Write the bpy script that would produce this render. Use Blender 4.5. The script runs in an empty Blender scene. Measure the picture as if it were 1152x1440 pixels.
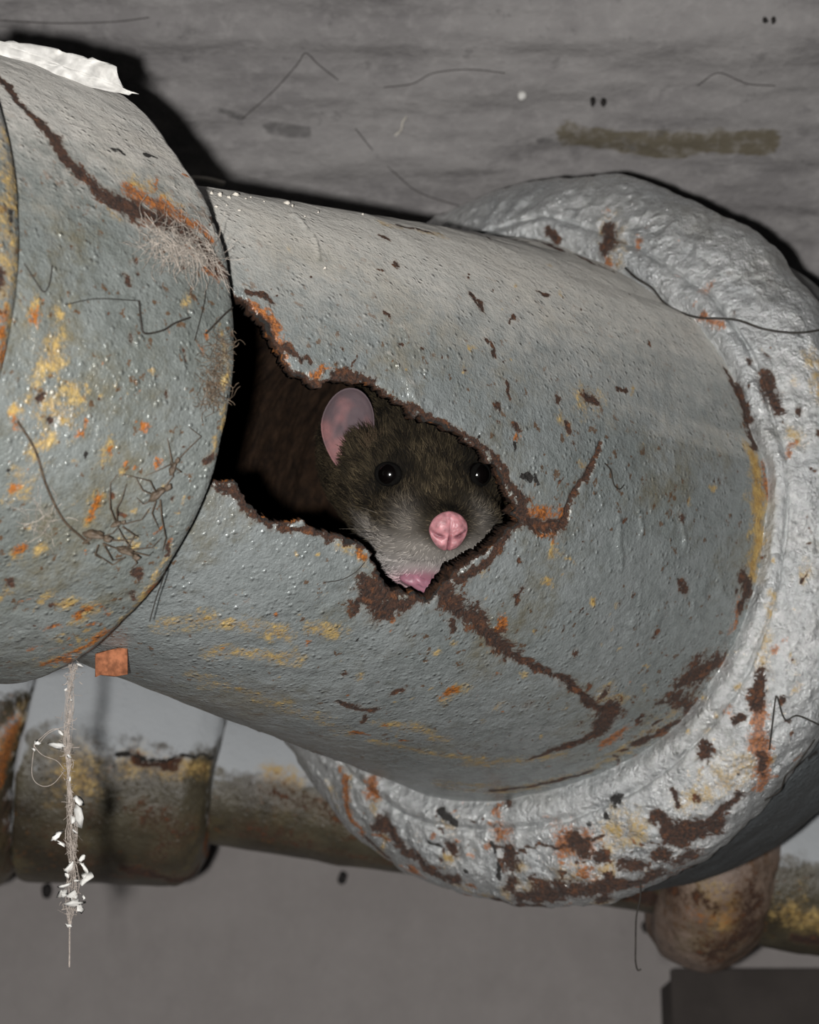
import bpy, math, random
import numpy as np
from mathutils import Vector

rng = np.random.default_rng(7)
random.seed(7)
SC = bpy.context.scene
COL = SC.collection

# ------------------------------------------------------------------ camera, light, exposure
FPX = 3000.0                       # focal length for a 1152 x 1440 frame
PITCH = math.radians(18.0)
CAM = np.array([0.0, 0.0, 1.60])
AX_R = np.array([1.0, 0.0, 0.0])
AX_U = np.array([0.0, -math.sin(PITCH), math.cos(PITCH)])
AX_F = np.array([0.0, math.cos(PITCH), math.sin(PITCH)])

cd = bpy.data.cameras.new('camera')
cam = bpy.data.objects.new('camera', cd)
COL.objects.link(cam)
cam.location = CAM
cam.rotation_euler = (math.pi / 2 + PITCH, 0, 0)
cd.sensor_fit = 'VERTICAL'
cd.sensor_height = 24.0
cd.lens = 24.0 * FPX / 1440.0
cd.clip_start = 0.01
cd.clip_end = 50
cd.dof.use_dof = True
cd.dof.focus_distance = 0.455
cd.dof.aperture_fstop = cd.lens / 2.6      # a phone-sized opening of a few millimetres
cd.dof.aperture_blades = 0
SC.camera = cam

w = bpy.data.worlds.new('cellar_gloom')
SC.world = w
w.use_nodes = True
w.node_tree.nodes['Background'].inputs[0].default_value = (0.55, 0.58, 0.62, 1)
w.node_tree.nodes['Background'].inputs[1].default_value = 0.018


def W(p):
    """camera-frame metres (right, up, forward) -> world"""
    p = np.asarray(p, float)
    return CAM + p[..., 0:1] * AX_R + p[..., 1:2] * AX_U + p[..., 2:3] * AX_F


def C(u, v, d):
    return np.array([(u - 576.0) / FPX * d, (720.0 - v) / FPX * d, d])


def PX(p):
    return np.stack([576 + FPX * p[..., 0] / p[..., 2], 720 - FPX * p[..., 1] / p[..., 2]], -1)


fl = bpy.data.lights.new('phone_flash', 'POINT')
fl.energy = 12.6
fl.shadow_soft_size = 0.0045
fl.color = (1.0, 0.985, 0.96)
flo = bpy.data.objects.new('phone_flash', fl)
COL.objects.link(flo)
flo.location = W([-0.019, -0.007, 0.0])

SC.view_settings.view_transform = 'Standard'
SC.view_settings.look = 'None'
SC.view_settings.gamma = 1.0
SC.view_settings.use_curve_mapping = False
SC.view_settings.exposure = 0.0


# ------------------------------------------------------------------ helpers
def lin(r, g, b):
    f = lambda c: (c / 255 / 12.92) if c / 255 <= 0.04045 else ((c / 255 + 0.055) / 1.055) ** 2.4
    return (f(r), f(g), f(b), 1.0)


def _hash(ix, iy, iz, seed):
    h = (ix.astype(np.uint32) * np.uint32(374761393) + iy.astype(np.uint32) * np.uint32(668265263)
         + iz.astype(np.uint32) * np.uint32(2147483647) + np.uint32(seed * 144665 + 12345))
    h = (h ^ (h >> np.uint32(13))) * np.uint32(1274126177)
    h = h ^ (h >> np.uint32(16))
    return (h & np.uint32(0xFFFF)).astype(np.float32) / 65535.0


def vnoise(p, scale, seed=0):
    q = np.asarray(p, np.float64) * scale + 1000.37
    i = np.floor(q).astype(np.int64)
    f = (q - i).astype(np.float32)
    f = f * f * (3 - 2 * f)
    out = 0
    for dx in (0, 1):
        wx = f[..., 0] if dx else 1 - f[..., 0]
        for dy in (0, 1):
            wy = f[..., 1] if dy else 1 - f[..., 1]
            for dz in (0, 1):
                wz = f[..., 2] if dz else 1 - f[..., 2]
                out = out + wx * wy * wz * _hash(i[..., 0] + dx, i[..., 1] + dy, i[..., 2] + dz, seed)
    return out * 2 - 1


def fbm(p, scale, oct=3, seed=0, gain=0.5):
    s = 0; a = 1.0
    for k in range(oct):
        s = s + a * vnoise(p, scale * 2.03 ** k, seed + k * 17)
        a *= gain
    return s


def make_mesh(name, verts, faces, mats, parent=None, origin=None, smooth=True, attr=None, midx=None, flat_idx=False):
    """verts: world coords; faces: int array (n,3|4) or list of such arrays"""
    verts = np.asarray(verts, float)
    if origin is None:
        origin = verts.mean(0) if parent is None else np.asarray(parent['_o'])
    origin = np.asarray(origin, float)
    me = bpy.data.meshes.new(name)
    if not isinstance(faces, list):
        faces = [faces]
    faces = [np.asarray(f, np.int64) for f in faces if len(f)]
    loops = np.concatenate([f.ravel() for f in faces])
    tot = np.concatenate([np.full(len(f), f.shape[1]) for f in faces])
    start = np.concatenate([[0], np.cumsum(tot)[:-1]])
    me.vertices.add(len(verts))
    me.vertices.foreach_set('co', (verts - origin).astype(np.float32).ravel())
    me.loops.add(len(loops))
    me.loops.foreach_set('vertex_index', loops.astype(np.int32))
    me.polygons.add(len(tot))
    me.polygons.foreach_set('loop_start', start.astype(np.int32))
    me.polygons.foreach_set('loop_total', tot.astype(np.int32))
    if smooth:
        me.polygons.foreach_set('use_smooth', np.ones(len(tot), bool))
    if midx is not None:
        me.polygons.foreach_set('material_index', np.asarray(midx, np.int32))
    me.update(calc_edges=True)
    if attr:
        for k, val in attr.items():
            val = np.asarray(val, np.float32)
            if val.ndim == 2:
                a = me.attributes.new(k, 'FLOAT_COLOR', 'POINT')
                a.data.foreach_set('color', val.ravel())
            else:
                a = me.attributes.new(k, 'FLOAT', 'POINT')
                a.data.foreach_set('value', val.ravel())
    for m in (mats if isinstance(mats, (list, tuple)) else [mats]):
        me.materials.append(m)
    ob = bpy.data.objects.new(name, me)
    COL.objects.link(ob)
    if parent is not None:
        ob.parent = parent
        ob.location = origin - np.asarray(parent['_o'])
    else:
        ob.location = origin
    ob['_o'] = [float(x) for x in origin]
    return ob


def empty(name, origin, label, cat, group=None):
    o = bpy.data.objects.new(name, None)
    COL.objects.link(o)
    o.empty_display_size = 0.005
    o.location = origin
    o['_o'] = [float(x) for x in origin]
    tag(o, label, cat, group)
    return o


def tag(o, label=None, cat=None, group=None, kind=None):
    if label: o['label'] = label
    if cat: o['category'] = cat
    if group: o['group'] = group
    if kind: o['kind'] = kind
    return o


# ------------------------------------------------------------------ node helpers
class NT:
    def __init__(self, name):
        self.m = bpy.data.materials.new(name)
        self.m.use_nodes = True
        self.t = self.m.node_tree
        self.t.nodes.clear()
        self.out = self.t.nodes.new('ShaderNodeOutputMaterial')
        self.b = self.t.nodes.new('ShaderNodeBsdfPrincipled')
        self.t.links.new(self.b.outputs[0], self.out.inputs[0])
        self.tc = self.t.nodes.new('ShaderNodeTexCoord')

    def set(self, sock, v):
        if isinstance(v, bpy.types.NodeSocket):
            self.t.links.new(v, sock)
        elif isinstance(v, tuple) and sock.type == 'RGBA':
            sock.default_value = v if len(v) == 4 else (*v, 1)
        else:
            sock.default_value = v

    def math(self, op, a, b=0.0, c=0.0, clamp=False):
        n = self.t.nodes.new('ShaderNodeMath'); n.operation = op; n.use_clamp = clamp
        self.set(n.inputs[0], a); self.set(n.inputs[1], b); self.set(n.inputs[2], c)
        return n.outputs[0]

    def mapr(self, v, a, b, c=0.0, d=1.0, smooth=True):
        n = self.t.nodes.new('ShaderNodeMapRange')
        n.interpolation_type = 'SMOOTHSTEP' if smooth else 'LINEAR'
        self.set(n.inputs[0], v)
        for i, x in enumerate((a, b, c, d)): self.set(n.inputs[1 + i], x)
        return n.outputs[0]

    def mix(self, f, a, b, mode='MIX'):
        n = self.t.nodes.new('ShaderNodeMix'); n.data_type = 'RGBA'; n.blend_type = mode
        self.set(n.inputs[0], f); self.set(n.inputs[6], a); self.set(n.inputs[7], b)
        return n.outputs[2]

    def noise(self, scale, detail=3.0, rough=0.55, vec=None, off=0.0, dist=0.0):
        n = self.t.nodes.new('ShaderNodeTexNoise')
        v = vec if vec is not None else self.tc.outputs['Object']
        if off:
            a = self.t.nodes.new('ShaderNodeVectorMath'); a.operation = 'ADD'
            self.t.links.new(v, a.inputs[0]); a.inputs[1].default_value = (off, off * 1.7, -off)
            v = a.outputs[0]
        self.t.links.new(v, n.inputs['Vector'])
        n.inputs['Scale'].default_value = scale
        n.inputs['Detail'].default_value = detail
        n.inputs['Roughness'].default_value = rough
        n.inputs['Distortion'].default_value = dist
        return n.outputs['Fac']

    def vor(self, scale, feature='F1'):
        n = self.t.nodes.new('ShaderNodeTexVoronoi'); n.feature = feature
        self.t.links.new(self.tc.outputs['Object'], n.inputs['Vector'])
        n.inputs['Scale'].default_value = scale
        return n.outputs['Distance']

    def mapping(self, scale):
        n = self.t.nodes.new('ShaderNodeMapping')
        self.t.links.new(self.tc.outputs['Object'], n.inputs[0])
        n.inputs['Scale'].default_value = scale
        return n.outputs[0]

    def attr(self, name):
        n = self.t.nodes.new('ShaderNodeAttribute'); n.attribute_name = name
        s = self.t.nodes.new('ShaderNodeSeparateColor')
        self.t.links.new(n.outputs['Color'], s.inputs[0])
        return s.outputs[0], s.outputs[1], s.outputs[2], n.outputs['Alpha'], n.outputs['Color'], n.outputs['Fac']

    def bump(self, h, strength, dist, normal=None):
        n = self.t.nodes.new('ShaderNodeBump')
        self.set(n.inputs['Strength'], strength)
        n.inputs['Distance'].default_value = dist
        self.t.links.new(h, n.inputs['Height'])
        if normal is not None: self.t.links.new(normal, n.inputs['Normal'])
        return n.outputs[0]

    def normal_z(self):
        g = self.t.nodes.new('ShaderNodeNewGeometry')
        s = self.t.nodes.new('ShaderNodeSeparateXYZ')
        self.t.links.new(g.outputs['Normal'], s.inputs[0])
        return s.outputs[2]

    def finish(self, col, rough, normal=None, spec=0.5, metal=0.0):
        self.set(self.b.inputs['Base Color'], col)
        self.set(self.b.inputs['Roughness'], rough)
        self.set(self.b.inputs['Specular IOR Level'], spec)
        self.set(self.b.inputs['Metallic'], metal)
        if normal is not None: self.t.links.new(normal, self.b.inputs['Normal'])
        return self.m


def plain(name, col, rough=0.6, spec=0.4, scale=500, var=0.25, sss=0.0, alpha=1.0):
    n = NT(name)
    f = n.noise(scale, 3)
    c = n.mix(n.mapr(f, 0.3, 0.7), tuple(x * (1 - var) for x in col[:3]) + (1,), tuple(min(1, x * (1 + var)) for x in col[:3]) + (1,))
    if sss:
        n.b.inputs['Subsurface Weight'].default_value = sss
        n.b.inputs['Subsurface Scale'].default_value = 0.002
        n.b.inputs['Subsurface Radius'].default_value = (1, .35, .25)
    return n.finish(c, rough, n.bump(f, 0.3, 0.0004), spec)


def aged_paint(name, paint_a, paint_b, dust_col, dust_lo=0.1, dust_hi=0.8, dust_max=0.9, glint=1.0, rough=0.25,
               speck=0.62, ochre_wash=0.0, lump=0.0003, spec=0.7, metal=0.0, pimple=0.00030):
    """old paint over rusting iron; the 'wear' attribute carries rust / orange / ochre / dark fields"""
    n = NT(name)
    r_, o_, y_, k_, _, _ = n.attr('wear')
    nf = n.noise(1300, 5, 0.7)
    nm = n.noise(330, 6, 0.7, off=3.1)
    nc = n.noise(40, 5, 0.65, off=1.3)
    jit = n.math('ADD', n.math('MULTIPLY', n.math('SUBTRACT', nf, 0.5), 1.3), n.math('MULTIPLY', n.math('SUBTRACT', nm, 0.5), 1.9))

    def th(f, lo, hi, amp=1.0):
        env = n.mapr(f, 0.0, 0.3)
        return n.mapr(n.math('ADD', f, n.math('MULTIPLY', n.math('MULTIPLY', jit, amp), env)), lo, hi)
    rust = th(r_, 0.44, 0.56)
    halo = th(r_, 0.10, 0.75, 0.6)
    orange = th(o_, 0.30, 0.85, 1.3)
    ochre = th(y_, 0.12, 1.25, 1.5)
    dark = th(k_, 0.42, 0.56, 0.7)
    # paint
    col = n.mix(n.mapr(nc, 0.3, 0.7), paint_a, paint_b)
    col = n.mix(n.math('MULTIPLY', n.mapr(nm, 0.42, 0.72), 0.6), col, tuple(x * 0.62 for x in paint_b[:3]) + (1,))
    col = n.mix(n.math('MULTIPLY', n.mapr(nf, 0.52, 0.7), 0.35), col, tuple(min(1, x * 1.45) for x in paint_a[:3]) + (1,))
    if ochre_wash > 0:
        big = n.noise(30, 3, 0.55, off=7.7)
        ow = n.math('MULTIPLY', n.mapr(n.math('ADD', n.math('MULTIPLY', big, 0.7), n.math('MULTIPLY', nm, 0.3)), 0.50, 0.70), ochre_wash)
        col = n.mix(ow, col, lin(118, 106, 74))
    # pinhead rust specks, denser in places
    sp = n.mapr(n.math('ADD', n.noise(420, 3, 0.6, off=5.0), n.math('MULTIPLY', n.math('SUBTRACT', nc, 0.5), 0.35)), speck + 0.08, speck + 0.14)
    col = n.mix(n.math('MULTIPLY', sp, 0.8), col, lin(98, 68, 40))
    # dust settled on what faces up
    nz = n.normal_z()
    du = n.math('MULTIPLY', n.mapr(n.math('ADD', nz, n.math('MULTIPLY', n.math('SUBTRACT', nm, 0.5), 0.6)), dust_lo, dust_hi), dust_max)
    col = n.mix(du, col, dust_col)
    ochc = n.mix(n.mapr(nm, 0.35, 0.65), lin(150, 112, 44), lin(184, 156, 96))
    col = n.mix(ochre, col, ochc)
    col = n.mix(n.math('MULTIPLY', halo, 0.45), col, lin(122, 92, 62))
    orc = n.mix(n.mapr(nf, 0.38, 0.62), lin(88, 46, 18), lin(168, 98, 30))
    col = n.mix(n.math('MULTIPLY', orange, 0.92), col, orc)
    rc = n.mix(n.mapr(nf, 0.38, 0.6), lin(36, 22, 15), lin(80, 49, 31))
    rc = n.mix(n.math('MULTIPLY', n.mapr(nm, 0.54, 0.66), 0.8), rc, lin(124, 74, 38))
    col = n.mix(rust, col, rc)
    col = n.mix(dark, col, lin(28, 24, 20))
    # relief
    bm = n.math('MAXIMUM', rust, n.math('MULTIPLY', dark, 0.7))
    h = n.math('ADD', n.math('MULTIPLY', n.noise(560, 3, 0.55, off=2.0), 0.00040), n.math('MULTIPLY', n.noise(1700, 2, 0.5, off=9.0), 0.00022))
    h = n.math('ADD', h, n.math('MULTIPLY', nm, lump))
    v1 = n.mapr(n.vor(620), 0.0, 0.45, 1.0, 0.0)
    h = n.math('ADD', h, n.math('MULTIPLY', n.math('MULTIPLY', v1, n.mapr(n.noise(200, 3, 0.6, off=6.0), 0.42, 0.6)), pimple))
    h = n.math('SUBTRACT', h, n.math('MULTIPLY', bm, 0.0004))
    h = n.math('ADD', h, n.math('MULTIPLY', n.math('MULTIPLY', bm, nf), 0.0010))
    nb = n.t.nodes.new('ShaderNodeBump'); nb.inputs['Strength'].default_value = glint; nb.inputs['Distance'].default_value = 1.0
    n.t.links.new(h, nb.inputs['Height'])
    allr = n.math('MAXIMUM', n.math('MAXIMUM', rust, dark), n.math('MULTIPLY', n.math('MAXIMUM', orange, ochre), 0.5))
    ro = n.math('ADD', n.math('MULTIPLY', allr, 0.45), rough)
    ro = n.math('ADD', ro, n.math('MULTIPLY', du, 0.3))
    ro = n.math('ADD', ro, n.math('MULTIPLY', n.math('SUBTRACT', nc, 0.5), 0.25), clamp=True)
    mt = n.math('MULTIPLY', n.math('SUBTRACT', 1.0, n.math('MAXIMUM', n.math('MAXIMUM', allr, du), n.math('MAXIMUM', orange, ochre)), clamp=True), metal)
    n.t.links.new(n.math('MULTIPLY', du, 0.7), n.b.inputs['Diffuse Roughness'])
    return n.finish(col, ro, nb.outputs[0], spec, mt)


# ------------------------------------------------------------------ surfaces of revolution with traced outlines
def ring_frame(c, n):
    v = c / np.linalg.norm(c)
    u = -(v - v.dot(n) * n); u /= np.linalg.norm(u)
    return u, np.cross(n, u)


def traced_radius(pts, c, n, base, smooth_out=0.35):
    """points seen on a ring: where they lie in the ring's plane -> radius as a function of angle"""
    u, w_ = ring_frame(c, n)
    th = []; rr = []
    for (a, b) in pts:
        d = C(a, b, 1.0)
        t = c.dot(n) / d.dot(n)
        q = d * t - c
        th.append(math.atan2(q.dot(w_), q.dot(u))); rr.append(np.linalg.norm(q))
    o = np.argsort(th); th = np.array(th)[o]; rr = np.array(rr)[o]
    xs = np.concatenate([[th[0] - smooth_out], th, [th[-1] + smooth_out]])
    ys = np.concatenate([[base], rr, [base]])
    return lambda t: np.interp(t, xs, ys, left=base, right=base)


def theta_grid(nfront, nback, half=1.95):
    f = np.linspace(-half, half, nfront)
    b = np.linspace(half, 2 * math.pi - half, nback + 2)[1:-1]
    nb = nback // 2
    return np.concatenate([b[nb:] - 2 * math.pi, f, b[:nb]])


class Surf:
    def __init__(self, P, TH, rref):
        self.P = P; self.TH = TH
        self.ni, self.nj = P.shape[:2]
        d = np.linalg.norm(np.diff(P, axis=0), axis=2)
        front = np.abs(TH) < 1.6
        self.A = np.concatenate([[0], np.cumsum(d[:, front].mean(1))])
        self.B = TH * rref
        self.AA, self.BB = np.meshgrid(self.A, self.B, indexing='ij')
        self.calc_normals()
        self.px = PX(P)
        view = P / np.linalg.norm(P, axis=2, keepdims=True)
        self.facing = (self.N * view).sum(2) < 0.05
        self.wa = vnoise(P, 1 / 0.005, 201) * 0.0011 + vnoise(P, 1 / 0.0018, 202) * 0.0007 + vnoise(P, 1 / 0.0009, 203) * 0.0003
        self.wb = vnoise(P, 1 / 0.005, 211) * 0.0011 + vnoise(P, 1 / 0.0018, 212) * 0.0007 + vnoise(P, 1 / 0.0009, 213) * 0.0003
        self.wk = 1 + 0.45 * vnoise(P, 1 / 0.006, 221)

    def calc_normals(self):
        P = self.P
        di = np.gradient(P, axis=0)
        dj = np.roll(P, -1, 1) - np.roll(P, 1, 1)
        N = np.cross(di, dj)
        N /= np.linalg.norm(N, axis=2, keepdims=True) + 1e-12
        cen = P.mean(1, keepdims=True)
        if ((P - cen) * N).sum(2).mean() < 0:
            N = -N; self.flip = True
        else:
            self.flip = False
        self.N = N

    def hit(self, u, v):
        d = (self.px[..., 0] - u) ** 2 + (self.px[..., 1] - v) ** 2
        d = np.where(self.facing, d, 1e9)
        k = np.unravel_index(d.argmin(), d.shape)
        return k

    def ab(self, pts):
        return np.array([(self.A[i], self.B[j]) for i, j in (self.hit(*p) for p in pts)])

    def at(self, u, v, lift=0.0):
        """point of this surface seen at a pixel, lifted off it"""
        i, j = self.hit(u, v)
        p = self.P[i, j]
        q = C(u, v, p[2])
        return q + self.N[i, j] * lift

    def field(self, feats, power=1.5):
        F = np.zeros((self.ni, self.nj, 4), np.float32)
        for ft in feats:
            ch, pts, wid = ft[:3]
            q = self.ab(pts)
            i0, j0 = self.hit(*pts[0])
            mpp = self.P[i0, j0, 2] / FPX
            ws = np.array(wid if isinstance(wid, (list, tuple)) else [wid] * len(pts), float) * mpp
            F[..., ch] = np.maximum(F[..., ch], self.seg_field(q, ws, power) * (ft[3] if len(ft) > 3 else (0.72 if ch == 2 else 1.0)))
        return F

    def seg_field(self, q, ws, power, warp=True):
        m = ws.max() * 4.5
        ii = np.where((self.A > q[:, 0].min() - m) & (self.A < q[:, 0].max() + m))[0]
        jj = np.where((self.B > q[:, 1].min() - m) & (self.B < q[:, 1].max() + m))[0]
        out = np.zeros((self.ni, self.nj), np.float32)
        if not len(ii) or not len(jj): return out
        sl = np.ix_(ii, jj)
        X = self.AA[sl] + (self.wa[sl] if warp else 0); Y = self.BB[sl] + (self.wb[sl] if warp else 0)
        best = np.full(X.shape, 1e9)
        if len(q) == 1:
            best = np.hypot(X - q[0, 0], Y - q[0, 1]) / ws[0]
        for k in range(len(q) - 1):
            a, b = q[k], q[k + 1]; d = b - a; L = d.dot(d) + 1e-14
            t = np.clip(((X - a[0]) * d[0] + (Y - a[1]) * d[1]) / L, 0, 1)
            dist = np.hypot(X - a[0] - t * d[0], Y - a[1] - t * d[1]) / (ws[k] + (ws[k + 1] - ws[k]) * t)
            best = np.minimum(best, dist)
        if warp: best = best * self.wk[sl]
        out[sl] = np.exp(-0.69 * best ** power)
        return out

    def signed(self, poly_px):
        """signed distance (metres, negative inside) to a closed outline laid on this surface"""
        q = self.ab(poly_px)
        X, Y = self.AA, self.BB
        m = 0.012
        out = np.full(X.shape, m)
        ii = np.where((self.A > q[:, 0].min() - m) & (self.A < q[:, 0].max() + m))[0]
        jj = np.where((self.B > q[:, 1].min() - m) & (self.B < q[:, 1].max() + m))[0]
        sl = np.ix_(ii, jj); X = X[sl]; Y = Y[sl]
        best = np.full(X.shape, 1e9); ins = np.zeros(X.shape, bool)
        for k in range(len(q)):
            a, b = q[k], q[(k + 1) % len(q)]; d = b - a; L = d.dot(d) + 1e-14
            t = np.clip(((X - a[0]) * d[0] + (Y - a[1]) * d[1]) / L, 0, 1)
            best = np.minimum(best, np.hypot(X - a[0] - t * d[0], Y - a[1] - t * d[1]))
            if abs(d[1]) > 1e-12:
                c = ((a[1] > Y) != (b[1] > Y)) & (X < d[0] * (Y - a[1]) / d[1] + a[0])
                ins ^= c
        out[sl] = np.where(ins, -best, best)
        return out

    def faces(self):
        I = np.arange(self.ni * self.nj).reshape(self.ni, self.nj)
        J = np.roll(I, -1, 1)
        a, b, c, d = I[:-1], J[:-1], J[1:], I[1:]
        f = np.stack([a, b, c, d], -1).reshape(-1, 4)
        return f if not self.flip_needed() else f[:, ::-1]

    def flip_needed(self):
        # orientation of quad (i,j),(i,j+1),(i+1,j+1),(i+1,j) is -(di x dj)
        return not self.flip


def revolve(rings, TH):
    """rings: list of (center, axis, radius(theta) or float)"""
    P = []
    for c, n, r in rings:
        u, w_ = ring_frame(c, n)
        rad = r(TH) if callable(r) else np.full(len(TH), r)
        P.append(c + rad[:, None] * (np.cos(TH)[:, None] * u + np.sin(TH)[:, None] * w_))
    return np.array(P)


def tube_geo(pts, rad, sides=5, cap=True):
    pts = np.asarray(pts, float)
    n = len(pts)
    rad = np.broadcast_to(np.asarray(rad, float), (n,))
    T = np.gradient(pts, axis=0); T /= np.linalg.norm(T, axis=1, keepdims=True) + 1e-12
    ref = np.array([0.31, 0.87, 0.38])
    V = []
    for i in range(n):
        a = np.cross(T[i], ref); a /= np.linalg.norm(a) + 1e-12
        b = np.cross(T[i], a)
        an = np.arange(sides) * 2 * math.pi / sides
        V.append(pts[i] + rad[i] * (np.cos(an)[:, None] * a + np.sin(an)[:, None] * b))
    V = np.concatenate(V)
    F = []
    for i in range(n - 1):
        for k in range(sides):
            F.append((i * sides + k, i * sides + (k + 1) % sides, (i + 1) * sides + (k + 1) % sides, (i + 1) * sides + k))
    return V, np.array(F)


def smooth_path(pts, n):
    pts = np.asarray(pts, float)
    if len(pts) == 2:
        t = np.linspace(0, 1, n)[:, None]; return pts[0] * (1 - t) + pts[1] * t
    m = len(pts); ext = np.vstack([2 * pts[0] - pts[1], pts, 2 * pts[-1] - pts[-2]])
    out = []
    for t in np.linspace(0, m - 1 - 1e-6, n):
        k = int(t); f = t - k
        p0, p1, p2, p3 = ext[k:k + 4]
        out.append(0.5 * ((2 * p1) + (-p0 + p2) * f + (2 * p0 - 5 * p1 + 4 * p2 - p3) * f * f + (-p0 + 3 * p1 - 3 * p2 + p3) * f ** 3))
    return np.array(out)


class MB:
    def __init__(self): self.V = []; self.F4 = []; self.F3 = []; self.n = 0
    def add(self, V, F):
        F = np.asarray(F) + self.n
        (self.F4 if F.shape[1] == 4 else self.F3).append(F)
        self.V.append(np.asarray(V, float)); self.n += len(V)
    def tube(self, pts, rad, sides=5): self.add(*tube_geo(pts, rad, sides))
    def build(self, name, mat, parent=None, **k):
        fs = []
        if self.F4: fs.append(np.concatenate(self.F4))
        if self.F3: fs.append(np.concatenate(self.F3))
        return make_mesh(name, np.concatenate(self.V), fs, mat, parent, **k)


# ------------------------------------------------------------------ layout of the pipe run (camera frame, metres)
C0 = np.array([-0.07519, 0.02332, 0.45])
AZ0, EL0, BEND, BEL, LEN = 0.7542, -0.1849, 0.2246, 0.0309, 0.1595
RC, R0, R1, RJ, RO, SO = 0.0598, 0.0495, 0.0639, 0.0743, 0.0989, 0.0137


def axis_dir(t):
    a = AZ0 + BEND * t; e = EL0 + BEL * t
    return np.array([math.cos(a) * math.cos(e), math.sin(e), math.sin(a) * math.cos(e)])


def axis_pt(t, n=40):
    if t <= 0: return C0 + axis_dir(0) * LEN * t
    c = C0.copy()
    for k in range(n):
        c = c + axis_dir(t * (k + .5) / n) * LEN * t / n
    return c


N0, N1, C1 = axis_dir(0), axis_dir(1), axis_pt(1)

RIM = [(150, 124), (182, 138), (207, 160), (240, 205), (264, 240), (288, 271), (309, 323), (323, 368), (328, 417), (331, 485), (328, 540), (319, 596), (307, 651), (288, 707), (253, 773), (226, 818), (174, 874), (121, 922)]
JOINT = [(760, 335), (783, 342), (821, 360), (870, 380), (905, 401), (943, 429), (978, 446), (1002, 478), (1030, 519), (1047, 565), (1064, 617), (1082, 655), (1085, 697), (1080, 746), (1071, 808), (1057, 857), (1023, 930), (960, 1017), (896, 1065), (826, 1097), (741, 1120), (676, 1127), (606, 1120)]
OUTER = [(787, 255), (850, 250), (901, 252), (957, 275), (1002, 295), (1037, 315), (1089, 351), (1110, 384), (1151, 440), (1190, 560), (1205, 720), (1190, 900), (1151, 1025), (1076, 1115), (1016, 1180), (926, 1235), (856, 1268), (796, 1272), (696, 1267), (636, 1252), (576, 1230), (550, 1210), (500, 1170), (470, 1130), (430, 1075)]
rim_r = traced_radius(RIM, C0, N0, RC)
joint_r = traced_radius(JOINT, C1, N1, RJ)
outer_r = traced_radius(OUTER, C1 + N1 * SO, N1, RO)

# ------------------------------------------------------------------ materials
M = {}
M['pipe'] = aged_paint('grey_pipe_paint', lin(148, 153, 153), lin(130, 136, 135), lin(184, 180, 173), -0.1, 0.7, 0.85, speck=0.555, ochre_wash=0.6, metal=0.25)
M['coupling'] = aged_paint('grey_coupling_paint', lin(136, 141, 139), lin(114, 119, 115), lin(184, 180, 174), 0.1, 0.7, 0.85, speck=0.54, ochre_wash=0.65, metal=0.2)
M['flange'] = aged_paint('silver_flange_paint', lin(212, 213, 212), lin(180, 183, 184), lin(176, 172, 166), 0.55, 1.1, 0.5, glint=1.0, rough=0.22, speck=0.64, ochre_wash=0.3, lump=0.0011, spec=1.0, metal=0.55, pimple=0.0003)
M['fitting'] = aged_paint('dull_fitting_paint', lin(92, 96, 98), lin(78, 82, 84), lin(140, 138, 134), 0.3, 0.9, 0.6, rough=0.5, speck=0.66)
M['backpipe'] = aged_paint('mottled_back_pipe_paint', lin(84, 78, 62), lin(54, 46, 34), lin(180, 184, 188), -0.22, 0.0, 0.85, rough=0.45, speck=0.56, ochre_wash=0.7)


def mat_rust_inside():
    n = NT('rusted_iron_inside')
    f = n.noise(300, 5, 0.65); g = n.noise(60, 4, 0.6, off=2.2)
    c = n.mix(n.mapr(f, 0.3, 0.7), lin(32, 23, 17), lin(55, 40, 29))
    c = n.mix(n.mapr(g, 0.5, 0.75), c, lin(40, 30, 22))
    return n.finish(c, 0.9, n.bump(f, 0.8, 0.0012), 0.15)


M['rust_in'] = mat_rust_inside()


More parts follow.
